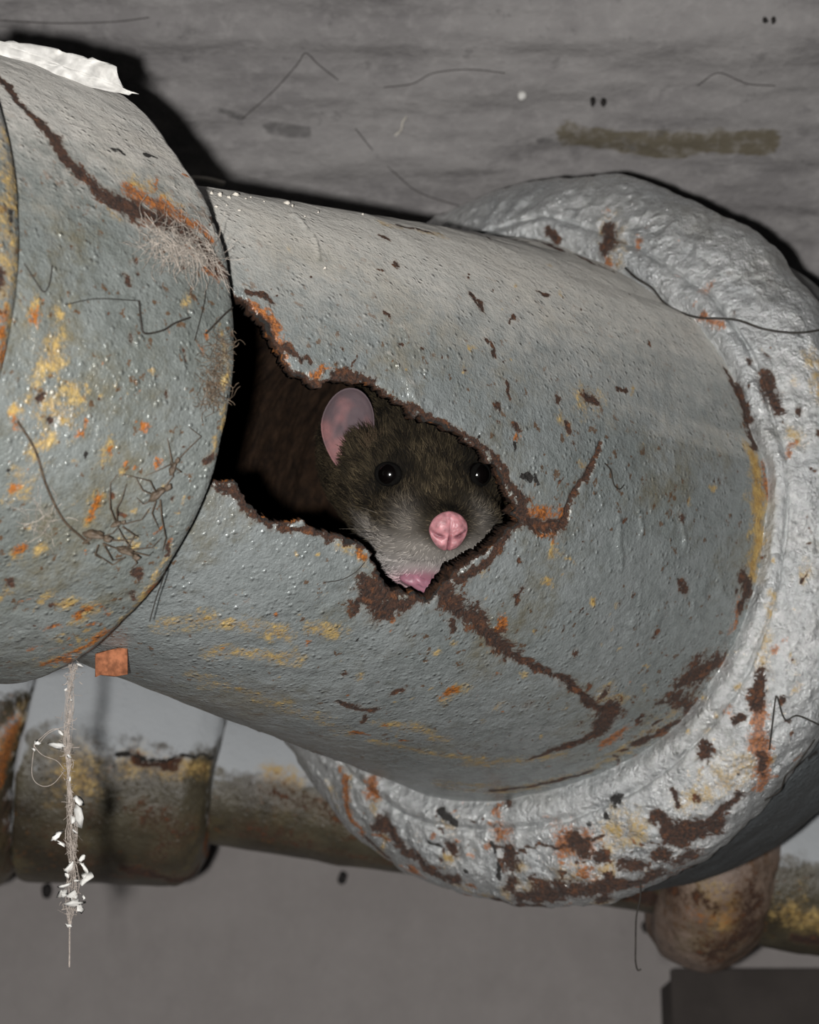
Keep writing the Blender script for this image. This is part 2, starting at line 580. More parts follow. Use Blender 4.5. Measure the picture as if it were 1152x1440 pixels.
def mat_wall(name, a, b, streak, attr=True, bump=0.0008, rough=0.85, sq=2.2):
    n = NT(name)
    v = n.mapping((1.0, sq, sq))
    s = n.noise(14, 6, 0.62, vec=v)
    s2 = n.noise(60, 5, 0.65, vec=v, off=4.0)
    f = n.noise(260, 4, 0.6, off=1.0)
    g = n.noise(9, 3, 0.5, off=8.0)
    c = n.mix(n.mapr(n.math('ADD', n.math('MULTIPLY', s, 0.6), n.math('MULTIPLY', s2, 0.4)), 0.36, 0.64), a, b)
    c = n.mix(n.math('MULTIPLY', n.mapr(n.noise(22, 6, 0.7, vec=v, off=11.0), 0.57, 0.68), streak), c, tuple(x * 0.45 for x in a[:3]) + (1,))
    c = n.mix(n.math('MULTIPLY', n.mapr(g, 0.45, 0.7), 0.25), c, tuple(x * 0.7 for x in a[:3]) + (1,))
    if attr:
        r_, o_, y_, k_, _, _ = n.attr('wear')
        j = n.math('MULTIPLY', n.math('SUBTRACT', n.noise(150, 4, 0.6, vec=n.mapping((1, 3, 3)), off=2), 0.5), 0.7)
        c = n.mix(n.math('MULTIPLY', n.mapr(n.math('ADD', y_, j), 0.38, 0.55), 0.85), c, lin(92, 84, 66))
        c = n.mix(n.math('MULTIPLY', n.mapr(n.math('ADD', k_, j), 0.35, 0.65), 0.7), c, tuple(x * 0.4 for x in a[:3]) + (1,))
    c = n.mix(n.math('MULTIPLY', n.mapr(f, 0.45, 0.75), 0.35 if attr else 0.1), c, tuple(x * 1.35 for x in b[:3]) + (1,))
    c = n.mix(n.math('MULTIPLY', n.mapr(n.noise(120, 5, 0.7, off=15.0), 0.58, 0.72), 0.5 if attr else 0.1), c, tuple(x * 0.5 for x in a[:3]) + (1,))
    h = n.math('ADD', n.math('MULTIPLY', s2, 1.0), n.math('MULTIPLY', f, 0.45))
    return n.finish(c, rough, n.bump(h, 1.0, bump), 0.25)


M['ceiling'] = mat_wall('streaky_concrete', lin(120, 117, 117), lin(142, 139, 138), 0.4, bump=0.0011)
M['wall'] = mat_wall('plastered_wall', lin(150, 144, 142), lin(158, 152, 150), 0.06, attr=False, bump=0.0004, sq=1.0)

# ------------------------------------------------------------------ the setting
# sloping concrete soffit: a rough face ending in an arris behind the pipe, its underside running back to the wall
def build_ceiling():
    pa = C(576, -260, 0.0); 
    def dep(v): return 0.62 + 0.06 * (v / 400.0)
    nu, nv = 260, 150
    us = np.linspace(-500, 1700, nu); vs = np.linspace(-420, 640, nv)
    P = np.array([[C(u, v, 1.0) for u in us] for v in vs])
    # flat plane through the two depth readings
    p1 = C(576, 0, 0.62); p2 = C(576, 400, 0.685)
    nrm = np.cross(p2 - p1, [1, 0, 0]); nrm /= np.linalg.norm(nrm)
    if nrm[2] > 0: nrm = -nrm
    t = p1.dot(nrm) / (P @ nrm)
    P = P * t[..., None]
    disp = fbm(P * np.array([1, 5, 5]), 18, 3, 5) * 0.0022 + fbm(P, 30, 2, 9) * 0.0015
    P = P + nrm * disp[..., None]
    px = PX(P)
    F = np.zeros((nv, nu, 4), np.float32)
    def seg(ch, pts, wd):
        q3 = [C(a, b, 1.0) * (p1.dot(nrm) / C(a, b, 1.0).dot(nrm)) for a, b in pts]
        for k in range(len(q3) - 1):
            a, b = q3[k], q3[k + 1]; d = b - a
            s = np.clip(((P - a) @ d) / d.dot(d), 0, 1)
            dist = np.linalg.norm(P - a - s[..., None] * d, axis=2) / (wd * 0.00022)
            F[..., ch] = np.maximum(F[..., ch], np.exp(-0.69 * dist ** 1.5))
    seg(2, [(800, 192), (850, 200), (930, 203), (1010, 203), (1080, 200)], 17)
    seg(2, [(860, 212), (960, 214)], 12)
    seg(3, [(760, 200), (800, 205)], 6)
    seg(3, [(380, 180), (430, 185)], 9); seg(3, [(300, 150), (340, 165)], 5)
    back = []
    V = W(P).reshape(-1, 3)
    I = np.arange(nu * nv).reshape(nv, nu)
    f = np.stack([I[:-1, :-1], I[1:, :-1], I[1:, 1:], I[:-1, 1:]], -1).reshape(-1, 4)
    # underside: from the lower edge straight back (level) to beyond the wall, and a top slab closing the block
    low = V[I[-1]]; top = V[I[0]]
    lowb = low + np.array([0, 0.55, 0.0]); topb = top + np.array([0, 0.9, 0.0])
    n0 = len(V)
    V = np.concatenate([V, lowb, topb])
    lb = n0 + np.arange(nu); tb = n0 + nu + np.arange(nu)
    f2 = np.stack([I[-1, :-1], lb[:-1], lb[1:], I[-1, 1:]], -1)
    f3 = np.stack([lb[:-1], tb[:-1], tb[1:], lb[1:]], -1)
    f4 = np.stack([tb[:-1], I[0, :-1], I[0, 1:], tb[1:]], -1)
    att = np.concatenate([F.reshape(-1, 4), np.zeros((2 * nu, 4), np.float32)])
    o = make_mesh('ceiling', V, np.concatenate([f, f2, f3, f4]), M['ceiling'], attr={'wear': att})
    tag(o, 'streaky grey concrete ceiling sloping above the rusty pipe', kind='structure')
    return p1, nrm


CE_P, CE_N = build_ceiling()


def on_ceiling(u, v, lift=0.0):
    d = C(u, v, 1.0)
    return W(d * (CE_P.dot(CE_N) / d.dot(CE_N)) + CE_N * lift)


WALL_Y = float(W(C(576, 1250, 0.86))[1])


def on_wall(u, v, lift=0.0):
    d = W(C(u, v, 1.0)) - CAM
    return CAM + d * ((WALL_Y - lift - CAM[1]) / d[1])


def build_wall():
    nx, nz = 90, 70
    xs = np.linspace(-0.65, 0.65, nx); zs = np.linspace(1.25, 2.0, nz)
    X, Z = np.meshgrid(xs, zs)
    P = np.stack([X, np.full_like(X, WALL_Y), Z], -1)
    P[..., 1] += fbm(P, 12, 3, 3) * 0.002
    V = P.reshape(-1, 3); I = np.arange(nx * nz).reshape(nz, nx)
    f = np.stack([I[:-1, :-1], I[:-1, 1:], I[1:, 1:], I[1:, :-1]], -1).reshape(-1, 4)
    n0 = len(V)
    cr = np.array([[-.65, WALL_Y + .12, 1.25], [.65, WALL_Y + .12, 1.25], [.65, WALL_Y + .12, 2.0], [-.65, WALL_Y + .12, 2.0]])
    V = np.concatenate([V, cr])
    o = make_mesh('wall_back', V, np.concatenate([f, [[n0 + 1, n0, n0 + 3, n0 + 2]]]), M['wall'])
    tag(o, 'plain pinkish grey plastered wall below and behind the pipes', kind='structure')


build_wall()

# ------------------------------------------------------------------ main pipe with the rusted hole
HOLE = [(270, 372), (300, 388), (320, 402), (336, 416), (356, 434), (372, 454), (386, 474), (395, 497), (404, 514), (420, 530), (436, 537), (452, 543), (466, 539), (494, 533), (518, 539), (538, 553), (558, 567), (580, 580), (604, 593), (638, 607), (662, 620), (683, 642), (702, 664), (715, 688), (724, 712), (733, 734), (722, 744), (706, 757), (683, 778), (660, 795), (641, 812), (626, 824), (614, 837), (604, 842), (588, 838), (570, 836), (553, 830), (536, 817), (530, 798), (524, 782), (511, 769), (495, 760), (473, 757), (454, 748), (430, 735), (402, 735), (375, 732), (356, 716), (345, 695), (333, 680), (300, 678), (262, 690)]
RUST, ORANGE, OCHRE, DARK = 0, 1, 2, 3
PIPE_FEATS = [
    # cracks running out of the hole
    (RUST, [(628, 842), (645, 852), (665, 870), (690, 890), (705, 905), (722, 920), (750, 937), (775, 950), (800, 965), (820, 980), (845, 995), (858, 1002)], [15, 14, 14, 11, 9, 8, 6, 6, 5.5, 6, 7, 9]),
    (RUST, [(730, 728), (755, 738), (785, 741), (797, 724), (803, 700), (815, 682), (830, 660), (838, 645), (846, 624)], [13, 8, 10, 7, 5, 4, 7, 4, 2.5]),
    (ORANGE, [(745, 722), (765, 722), (788, 722)], [10, 9, 9]), (ORANGE, [(760, 752), (784, 750)], 7), (OCHRE, [(780, 756), (782, 778)], 9),
    (ORANGE, [(700, 905), (715, 915)], 8), (ORANGE, [(735, 930), (800, 962)], 4),
    # chipped bare notch under the muzzle
    (RUST, [(494, 862), (494, 848), (510, 838), (530, 850), (540, 860), (556, 850), (575, 846), (596, 838)], [7, 9, 15, 17, 14, 14, 9, 7]),
    (RUST, [(512, 815), (505, 830), (525, 832), (548, 838)], [9, 9, 13, 10]),
    # patch where the long crack ends
    (RUST, [(858, 992), (862, 1008), (846, 1028), (815, 1044), (780, 1056), (745, 1068)], [16, 17, 14, 9, 8, 6]),
    (ORANGE, [(852, 1048), (872, 1032), (888, 1016)], [8, 8, 6]), (OCHRE, [(850, 975), (880, 985)], 12), (OCHRE, [(660, 1074), (730, 1072), (790, 1062)], 12),
    (RUST, [(960, 960), (985, 944), (1010, 932)], [15, 22, 14]), (RUST, [(930, 985), (955, 975)], 9), (RUST, [(885, 1048), (930, 1030), (950, 1018)], [5, 6, 5]),
    (RUST, [(700, 1110), (760, 1104), (830, 1085)], 5), (OCHRE, [(620, 1105), (700, 1114), (760, 1108)], 11),
    # along the joint with the flange
    (OCHRE, [(1060, 640), (1066, 700), (1066, 750), (1058, 810)], [13, 16, 15, 12], 1.35), (RUST, [(1056, 598), (1062, 628)], 9), (ORANGE, [(1076, 655), (1080, 690)], 6),
    (RUST, [(1046, 812), (1052, 838), (1044, 856)], [9, 10, 7]), (ORANGE, [(1040, 850), (1034, 876)], 8), (RUST, [(1020, 520), (1040, 560), (1050, 590)], 5),
    (RUST, [(760, 340), (800, 356), (830, 368)], [5, 8, 5]), (RUST, [(820, 362), (865, 384)], 4), (RUST, [(700, 332), (745, 340)], 4),
    (RUST, [(1005, 482), (1020, 505)], 4), (DARK, [(905, 402), (940, 428)], 3), (RUST, [(560, 318), (600, 325)], 5), (OCHRE, [(540, 315), (620, 330)], 8),
    # single rust spots on the upper half
    (RUST, [(712, 537), (719, 556)], 4), (RUST, [(705, 575)], 6), (RUST, [(727, 602)], 6), (ORANGE, [(728, 614)], 5), (RUST, [(783, 563)], 6),
    (RUST, [(828, 563), (840, 566)], 8), (OCHRE, [(820, 562), (838, 564)], 14), (OCHRE, [(788, 582), (800, 606)], 8), (RUST, [(796, 590), (801, 604)], 4),
    (RUST, [(804, 622)], 3.5), (DARK, [(727, 622), (726, 632)], 3), (DARK, [(733, 672), (741, 669), (749, 674)], 2.5), (DARK, [(755, 668), (756, 674)], 3), (DARK, [(674, 616)], 3),
    (RUST, [(676, 424), (680, 436)], 4), (RUST, [(690, 480), (694, 500)], 4), (OCHRE, [(656, 524)], 8), (RUST, [(684, 476)], 4), (RUST, [(910, 480), (912, 490)], 3),
    (RUST, [(868, 540), (880, 548)], 3), (RUST, [(655, 520)], 3),
    # lower half
    (RUST, [(563, 970), (555, 976)], 6), (ORANGE, [(628, 978), (640, 970)], 7), (OCHRE, [(632, 976), (644, 970)], 12), (RUST, [(483, 947)], 5), (DARK, [(498, 901)], 3),
    (OCHRE, [(608, 922)], 7), (RUST, [(728, 846), (734, 832)], 5), (ORANGE, [(704, 872), (700, 884)], 7), (RUST, [(474, 986), (500, 994), (524, 998)], [3, 6, 8]), (RUST, [(515, 1005), (512, 1014)], 5),
    (OCHRE, [(530, 1014), (580, 1022), (625, 1042)], [9, 11, 9]), (ORANGE, [(500, 1030), (515, 1034)], 6), (OCHRE, [(520, 1040), (600, 1060), (680, 1066)], 8), (OCHRE, [(700, 996)], 8), (OCHRE, [(640, 905)], 5),
    (OCHRE, [(230, 880), (300, 870), (400, 890)], 16), (OCHRE, [(300, 915), (420, 925)], 14), (ORANGE, [(392, 864)], 5), (ORANGE, [(430, 905)], 5), (OCHRE, [(440, 880), (470, 890)], 12),
    (RUST, [(425, 1060), (470, 1075)], 5),
    # hem of the hole
    (ORANGE, [(345, 425), (368, 440), (385, 462), (396, 480)], [9, 12, 10, 9]), (RUST, [(352, 412), (372, 420), (384, 430)], 6), (ORANGE, [(398, 500), (412, 520), (424, 528)], 9),
    (RUST, [(405, 490), (425, 505), (432, 502), (438, 510)], 5), (ORANGE, [(446, 530), (452, 522)], 9), (RUST, [(470, 530), (500, 524), (525, 534)], 6),
    (RUST, [(310, 684), (335, 690), (350, 708)], 8), (RUST, [(360, 722), (380, 742)], 7), (RUST, [(395, 744), (440, 746), (465, 760)], 6), (OCHRE, [(478, 766), (505, 774), (520, 790)], 9), (ORANGE, [(505, 778), (520, 785)], 6),
    (RUST, [(560, 563), (600, 588), (640, 602), (664, 615), (690, 640), (712, 668), (724, 692), (738, 722)], [3, 3, 4, 4, 4, 7, 10, 11]),
    (RUST, [(718, 752), (690, 780), (664, 802), (645, 822)], 6),
]


def scatter(seed, n, box, chans, size, strength=(0.5, 1.1)):
    r = np.random.default_rng(seed); out = []
    for _ in range(n):
        u = r.uniform(box[0], box[2]); v = r.uniform(box[1], box[3]); a = r.uniform(0, 6.28); l = r.exponential(size)
        out.append((int(r.choice(chans)), [(u, v), (u + math.cos(a) * l, v + math.sin(a) * l)], float(np.clip(r.exponential(size * 0.6), 1.5, size * 2)), float(r.uniform(*strength))))
    return out


PIPE_FEATS += scatter(1, 60, (380, 330, 900, 620), [0, 0, 2], 3.0) + scatter(2, 90, (250, 780, 900, 1080), [0, 1, 2, 2], 4.0) + scatter(3, 40, (760, 560, 1060, 1050), [0, 2], 3.5)
PIPE_FEATS += scatter(4, 40, (850, 960, 1020, 1070), [0, 0, 2], 6.0) + [(OCHRE, [(620, 1100), (720, 1108), (820, 1085), (900, 1040), (960, 990)], 16, 0.6), (OCHRE, [(280, 950), (380, 985), (480, 1030)], 18, 0.5)]


def build_pipe():
    TH = theta_grid(500, 90)
    ts = np.concatenate([np.linspace(-0.22, 0.0, 45)[:-1], np.linspace(0, 1.02, 400), np.linspace(1.03, 1.5, 24)])
    rings = []
    for t in ts:
        tt = min(max(t, 0), 1)
        base = R0 * (1 - tt) ** 2 + 2 * R1 * tt * (1 - tt) + RJ * tt * tt
        k = tt ** 4 if t <= 1.02 else 0.0
        if t > 1: base = RJ - (t - 1) * 0.018
        rings.append((axis_pt(t) if t <= 1 else C1 + N1 * LEN * (t - 1), axis_dir(min(max(t, 0), 1)), (lambda th, b=base, kk=k: b + kk * (joint_r(th) - RJ))))
    S = Surf(revolve(rings, TH), TH, 0.062)
    wear = S.field(PIPE_FEATS)
    P = S.P; Nn = S.N
    sd = S.signed(HOLE)
    jag = vnoise(P, 1 / 0.0016, 3) * 0.0007 + vnoise(P, 1 / 0.0008, 4) * 0.00045 + vnoise(P, 1 / 0.004, 5) * 0.0006
    sdn = sd + jag
    # bare hem round the hole, uneven in width
    hem = np.exp(-0.69 * (np.maximum(sdn, 0) / (0.0006 * (1 + 0.8 * vnoise(P, 1 / 0.005, 6)))) ** 1.5)
    wear[..., 0] = np.maximum(wear[..., 0], hem)
    wear[..., 3] = np.maximum(wear[..., 3], hem * (0.55 + 0.35 * vnoise(P, 1 / 0.004, 77)))
    # relief: trowelled paint, recessed cracks
    crack = S.seg_field(S.ab(PIPE_FEATS[0][1]), np.array(PIPE_FEATS[0][2]) * 0.00011, 2.0)
    crack = np.maximum(crack, S.seg_field(S.ab(PIPE_FEATS[1][1]), np.array(PIPE_FEATS[1][2]) * 0.00010, 2.0))
    disp = fbm(P, 1 / 0.014, 3, 11) * 0.00030 + vnoise(P, 1 / 0.003, 12) * 0.00010 - crack * 0.0011
    disp = disp + wear[..., 0] * vnoise(P, 1 / 0.0013, 21) * 0.00035
    for pts, wd in ((((870, 728), (872, 790)), 3), (((956, 716), (962, 765)), 3), (((1020, 768), (1022, 780)), 4), (((1012, 806), (1016, 832)), 6), (((990, 828), (992, 840)), 6), (((926, 858), (934, 864)), 5), (((892, 866), (888, 876)), 4),
                    (((972, 856), (984, 878)), 5), (((900, 826), (902, 846)), 3), (((548, 500), (575, 545), (595, 580)), 4), (((560, 455), (578, 498)), 2), (((410, 300), (450, 360)), 3), (((898, 720), (902, 750)), 3)):
        disp = disp + S.seg_field(S.ab(pts), np.full(len(pts), wd * 0.00016), 2.0) * 0.0005
    disp = disp - hem * 0.0006
    Q = P + Nn * disp[..., None]
    # pull the grid points next to the outline onto it
    ga = np.gradient(sdn, axis=0) / np.gradient(S.A)[:, None]
    gb = np.gradient(sdn, axis=1) / np.gradient(S.B)[None, :]
    g2 = ga ** 2 + gb ** 2 + 1e-6
    ea = np.gradient(P, axis=0) / np.gradient(S.A)[:, None, None]
    eb = np.gradient(P, axis=1) / np.gradient(S.B)[None, :, None]
    near = np.abs(sdn) < 0.00028
    mv = (-sdn / g2)[..., None] * (ga[..., None] * ea + gb[..., None] * eb)
    ml = np.linalg.norm(mv, axis=2, keepdims=True)
    mv = mv * np.minimum(1, 0.00035 / (ml + 1e-9))
    Q = np.where(near[..., None], Q + mv, Q)
    heavy = S.seg_field(S.ab([(715, 745), (680, 780), (640, 815)]), np.full(3, 0.005), 2.0, False)
    thick = 0.0020 + 0.0022 * heavy + 0.0005 * vnoise(P, 1 / 0.005, 8) + 0.0004 * vnoise(P, 1 / 0.0015, 9)
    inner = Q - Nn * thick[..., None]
    keepv = sdn > 0.0
    keepv |= near & (sdn > -0.00028)
    f = S.faces()
    kv = keepv.ravel()
    cnt = kv[f].sum(1)
    f = f[cnt == 4]
    nV = S.ni * S.nj
    # border edges -> torn wall thickness
    e = np.concatenate([f[:, [0, 1]], f[:, [1, 2]], f[:, [2, 3]], f[:, [3, 0]]])
    key = e[:, 0] * nV + e[:, 1]; rev = e[:, 1] * nV + e[:, 0]
    bord = e[~np.isin(key, rev)]
    wall = np.stack([bord[:, 1], bord[:, 0], bord[:, 0] + nV, bord[:, 1] + nV], -1)
    fi = f[:, ::-1] + nV
    V = np.concatenate([W(Q).reshape(-1, 3), W(inner).reshape(-1, 3)])
    F = np.concatenate([f, fi, wall])
    midx = np.concatenate([np.zeros(len(f)), np.ones(len(fi)), np.full(len(wall), 2)]).astype(int)
    att = np.concatenate([wear.reshape(-1, 4), np.zeros((nV, 4), np.float32)])
    used = np.zeros(2 * nV, bool); used[F.ravel()] = True
    remap = np.cumsum(used) - 1
    root = empty('rusted_pipe', W(axis_pt(0.5)), 'blue-grey painted iron pipe with a ragged rusted hole and a rat looking out', 'pipe')
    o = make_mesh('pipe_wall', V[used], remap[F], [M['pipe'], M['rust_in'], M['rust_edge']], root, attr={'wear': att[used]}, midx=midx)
    S.Q = Q
    return S, root


def mat_rust_edge():
    n = NT('torn_rusty_edge')
    f = n.noise(700, 5, 0.65); g = n.noise(220, 4, 0.6, off=2.2)
    c = n.mix(n.mapr(f, 0.35, 0.65), lin(24, 16, 11), lin(56, 36, 24))
    c = n.mix(n.mapr(g, 0.56, 0.68), c, lin(140, 86, 42))
    return n.finish(c, 0.85, n.bump(f, 1.0, 0.0009), 0.2)


M['rust_edge'] = mat_rust_edge()
PIPE, PIPE_OBJ = build_pipe()

# ------------------------------------------------------------------ the coupling on the left
COUP_FEATS = [
    (RUST, [(0, 112), (25, 142), (45, 165), (72, 190), (92, 220), (112, 240), (135, 262), (152, 278), (172, 290)], [8, 8, 10, 11, 11, 12, 13, 15, 17]),
    (RUST, [(172, 288), (205, 298), (235, 312), (262, 322), (285, 345), (305, 368), (318, 382)], [13, 13, 12, 14, 14, 14, 10]),
    (ORANGE, [(180, 268), (215, 280), (245, 298), (280, 315), (298, 335)], [12, 16, 18, 12, 10]), (OCHRE, [(185, 250), (200, 262), (235, 272), (250, 285)], 12), (OCHRE, [(158, 300), (168, 312)], 8),
    (ORANGE, [(288, 378), (304, 386)], 8), (ORANGE, [(200, 305), (225, 312)], 9), (RUST, [(288, 330), (300, 345)], 8),
    (OCHRE, [(75, 485), (85, 505), (65, 520)], [18, 22, 16]), (ORANGE, [(50, 440), (52, 452)], 7), (OCHRE, [(45, 425), (52, 448)], 11), (OCHRE, [(50, 565), (75, 575), (95, 590)], 22), (OCHRE, [(100, 540), (115, 560)], 12),
    (OCHRE, [(45, 640), (60, 630)], 20), (OCHRE, [(25, 672), (22, 690)], 17), (ORANGE, [(20, 685)], 7), (OCHRE, [(145, 640), (158, 622)], 10), (ORANGE, [(154, 632)], 6), (ORANGE, [(205, 602), (204, 610)], 5),
    (ORANGE, [(138, 708), (130, 726)], 6), (OCHRE, [(138, 708), (130, 726)], 10), (RUST, [(52, 565), (64, 556)], 4), (ORANGE, [(28, 775), (32, 770)], 6), (OCHRE, [(25, 780)], 10), (RUST, [(16, 822), (14, 812)], 5),
    (OCHRE, [(5, 842), (10, 832)], 10), (OCHRE, [(60, 848), (70, 842)], 8), (ORANGE, [(108, 866), (122, 858)], 7), (RUST, [(116, 862)], 4), (OCHRE, [(110, 872), (130, 850)], 11), (ORANGE, [(65, 880), (78, 876)], 6),
    (OCHRE, [(70, 930), (95, 918), (130, 898), (165, 872), (185, 856)], [11, 12, 11, 9, 8]), (ORANGE, [(72, 932), (95, 922), (125, 902), (150, 884)], [8, 8, 8, 8]), (ORANGE, [(40, 912), (52, 908)], 6),
    (RUST, [(298, 645), (292, 650)], 6), (RUST, [(232, 768), (230, 778)], 5), (ORANGE, [(234, 766)], 6), (RUST, [(190, 808), (192, 800)], 5), (RUST, [(246, 700)], 4), (DARK, [(120, 640)], 4), (DARK, [(8, 668)], 4),
    (OCHRE, [(312, 470), (318, 530), (312, 590), (298, 640)], 5), (OCHRE, [(240, 770), (215, 815), (190, 850)], 6), (DARK, [(155, 208), (172, 216)], 4), (DARK, [(196, 216), (212, 220)], 5),
    (RUST, [(70, 600), (72, 592)], 4), (ORANGE, [(290, 480)], 3),
]


COUP_FEATS += scatter(5, 110, (0, 420, 320, 930), [1, 2, 2, 0], 4.5) + scatter(6, 30, (40, 840, 200, 940), [1, 2], 7.0) + scatter(7, 14, (170, 240, 310, 390), [0, 1], 7.0)


def build_coupling():
    TH = theta_grid(420, 80)
    prof = [(-0.004, R0 + 0.0012, 0.0), (-0.0015, R0 + 0.0022, 0.2), (-0.0003, RC - 0.0042, 0.7), (0.0, RC - 0.0022, 1), (0.0001, RC - 0.0009, 1), (-0.0004, RC - 0.0002, 1), (-0.0012, RC, 1)]
    back = np.concatenate([np.linspace(-0.0018, -0.0660, 190)])
    for s in back:
        prof.append((s, RC + 0.0006 * math.exp(-((s + 0.02) / 0.02) ** 2) + 0.00002, 1.0 * math.exp(s / 0.08)))
    root = empty('pipe_coupling', W(C0 - N0 * 0.04), 'big grey iron coupling with a long rust streak at the left edge', 'pipe coupling')
    rings = [(C0 + N0 * s, N0, (lambda th, r=r, k=k: r + k * (rim_r(th) - RC))) for s, r, k in prof]
    S = Surf(revolve(rings, TH), TH, RC)
    wear = S.field(COUP_FEATS)
    edge = np.array([p[0] for p in prof])
    wear[..., 0] = np.maximum(wear[..., 0], (0.30 * np.exp(-np.maximum(0, -edge) / 0.0014))[:, None] * (edge > -0.02)[:, None])
    wear[:4, :, 0] = 0.9
    disp = fbm(S.P, 1 / 0.016, 3, 31) * 0.00040 + vnoise(S.P, 1 / 0.003, 32) * 0.00012 - wear[..., 0] * 0.0003 + wear[..., 0] * vnoise(S.P, 1 / 0.0013, 22) * 0.0004
    wgt = np.clip(np.arange(S.ni) / 8.0, 0, 1)[:, None]
    S.Q = S.P + S.N * (disp * wgt)[..., None]
    make_mesh('coupling_sleeve', W(S.Q).reshape(-1, 3), S.faces(), M['coupling'], root, attr={'wear': wear.reshape(-1, 4)})
    # raised collar further along, cut by the frame
    prof2 = [(-0.0508, RC - 0.003), (-0.0506, RC + 0.0012), (-0.0512, RC + 0.0026), (-0.0530, RC + 0.0032)] + [(s, RC + 0.0034) for s in np.linspace(-0.055, -0.16, 70)]
    rings = [(C0 + N0 * s, N0, r) for s, r in prof2]
    TH2 = theta_grid(260, 60)
    S2 = Surf(revolve(rings, TH2), TH2, RC)
    w2 = S2.field([(OCHRE, [(10, 200), (14, 300), (14, 400), (6, 480), (2, 560)], 26), (ORANGE, [(2, 440), (4, 480), (2, 520)], 9), (RUST, [(6, 380), (4, 440)], 6), (DARK, [(14, 300), (20, 330)], 3)])
    S2.Q = S2.P + S2.N * (fbm(S2.P, 1 / 0.012, 3, 41) * 0.0004 * np.clip(np.arange(S2.ni) / 4, 0, 1)[:, None])[..., None]
    make_mesh('collar', W(S2.Q).reshape(-1, 3), S2.faces(), M['coupling'], root, attr={'wear': w2.reshape(-1, 4)})
    return S, root


COUP, COUP_OBJ = build_coupling()

# ------------------------------------------------------------------ lumpy flange and the fitting behind it
FL_FEATS = [
    (RUST, [(856, 322), (858, 345)], [10, 12]), (ORANGE, [(858, 366), (862, 372)], 10), (RUST, [(855, 350)], 13), (OCHRE, [(850, 318), (866, 362)], 16), (ORANGE, [(900, 341)], 6), (ORANGE, [(993, 410), (1000, 404)], 7),
    (ORANGE, [(985, 449), (1012, 456)], 5), (RUST, [(1075, 540), (1085, 560), (1096, 580)], [9, 12, 9]), (RUST, [(1122, 580)], 5), (OCHRE, [(1112, 612), (1120, 625)], 12), (ORANGE, [(1112, 622), (1114, 640)], 6),
    (OCHRE, [(1130, 800), (1128, 812)], 11), (RUST, [(1126, 815)], 4), (OCHRE, [(1085, 835), (1078, 900), (1068, 945)], [6, 9, 9]), (RUST, [(1068, 955), (1064, 985)], 11), (ORANGE, [(1066, 985), (1068, 1030), (1070, 1080), (1068, 1105)], [9, 9, 9, 7], 1.5),
    (RUST, [(1068, 1060), (1070, 1080)], 5), (RUST, [(1030, 1010), (1040, 1006)], 6), (RUST, [(992, 1048), (996, 1056)], 8), (RUST, [(1112, 1032)], 4), (OCHRE, [(1050, 1070), (1000, 1110), (960, 1130)], 20), (OCHRE, [(900, 1160), (860, 1180)], 20),
    (RUST, [(948, 1110), (952, 1130)], 6), (RUST, [(925, 1150), (950, 1175), (985, 1165), (1005, 1160)], [10, 16, 14, 9]), (RUST, [(1000, 1150), (1040, 1120)], 7), (RUST, [(810, 1180), (818, 1190)], 9), (RUST, [(842, 1204)], 10), (RUST, [(880, 1215), (900, 1215)], 10),
    (RUST, [(730, 1262), (780, 1255), (830, 1248), (880, 1245), (925, 1228)], [8, 12, 14, 12, 8]), (OCHRE, [(720, 1250), (800, 1235), (860, 1225)], 16), (RUST, [(700, 1265), (760, 1270)], 7),
    (RUST, [(545, 1160), (560, 1180), (590, 1210), (625, 1235), (640, 1238)], [9, 10, 8, 12, 8]), (ORANGE, [(576, 1222), (590, 1228)], 7), (OCHRE, [(640, 1245), (700, 1262)], 8), (RUST, [(520, 1180), (545, 1205)], 7),
    (ORANGE, [(486, 1092), (490, 1120), (498, 1148), (510, 1166)], [7, 7, 7, 8], 1.4), (OCHRE, [(488, 1092), (498, 1150)], 9), (ORANGE, [(525, 1102), (528, 1115)], 9, 1.3), (OCHRE, [(526, 1110), (528, 1150)], 6), (RUST, [(530, 1160), (550, 1165)], 8),
    (DARK, [(622, 1136), (632, 1146), (640, 1155)], [4, 8, 7]), (OCHRE, [(632, 1160)], 14), (DARK, [(874, 1123)], 7), (DARK, [(853, 1149)], 4), (DARK, [(826, 1161)], 3.5), (DARK, [(606, 1185), (622, 1194)], 3), (DARK, [(655, 1227)], 3),
    (DARK, [(694, 1190), (698, 1210), (702, 1230)], [2, 3, 5]), (RUST, [(700, 1200), (760, 1186), (850, 1175)], 1.3), (OCHRE, [(592, 1180)], 7), (OCHRE, [(465, 1110), (475, 1125)], 8),
    (RUST, [(770, 330), (780, 340)], 6), (RUST, [(1040, 545), (1055, 590)], 5), (RUST, [(1150, 610)], 5), (OCHRE, [(1140, 500), (1150, 560)], 10),
]


FL_FEATS += scatter(8, 90, (700, 1170, 1010, 1270), [0, 0, 1, 2], 8.0, (0.7, 1.2)) + scatter(9, 50, (500, 1120, 720, 1265), [0, 1, 2], 5.0, (0.6, 1.2)) + scatter(10, 50, (960, 900, 1130, 1130), [0, 2, 2, 1], 4.5) + scatter(11, 30, (1050, 480, 1152, 900), [0, 2], 4.0) + scatter(12, 16, (800, 270, 1060, 440), [0, 1], 3.0)


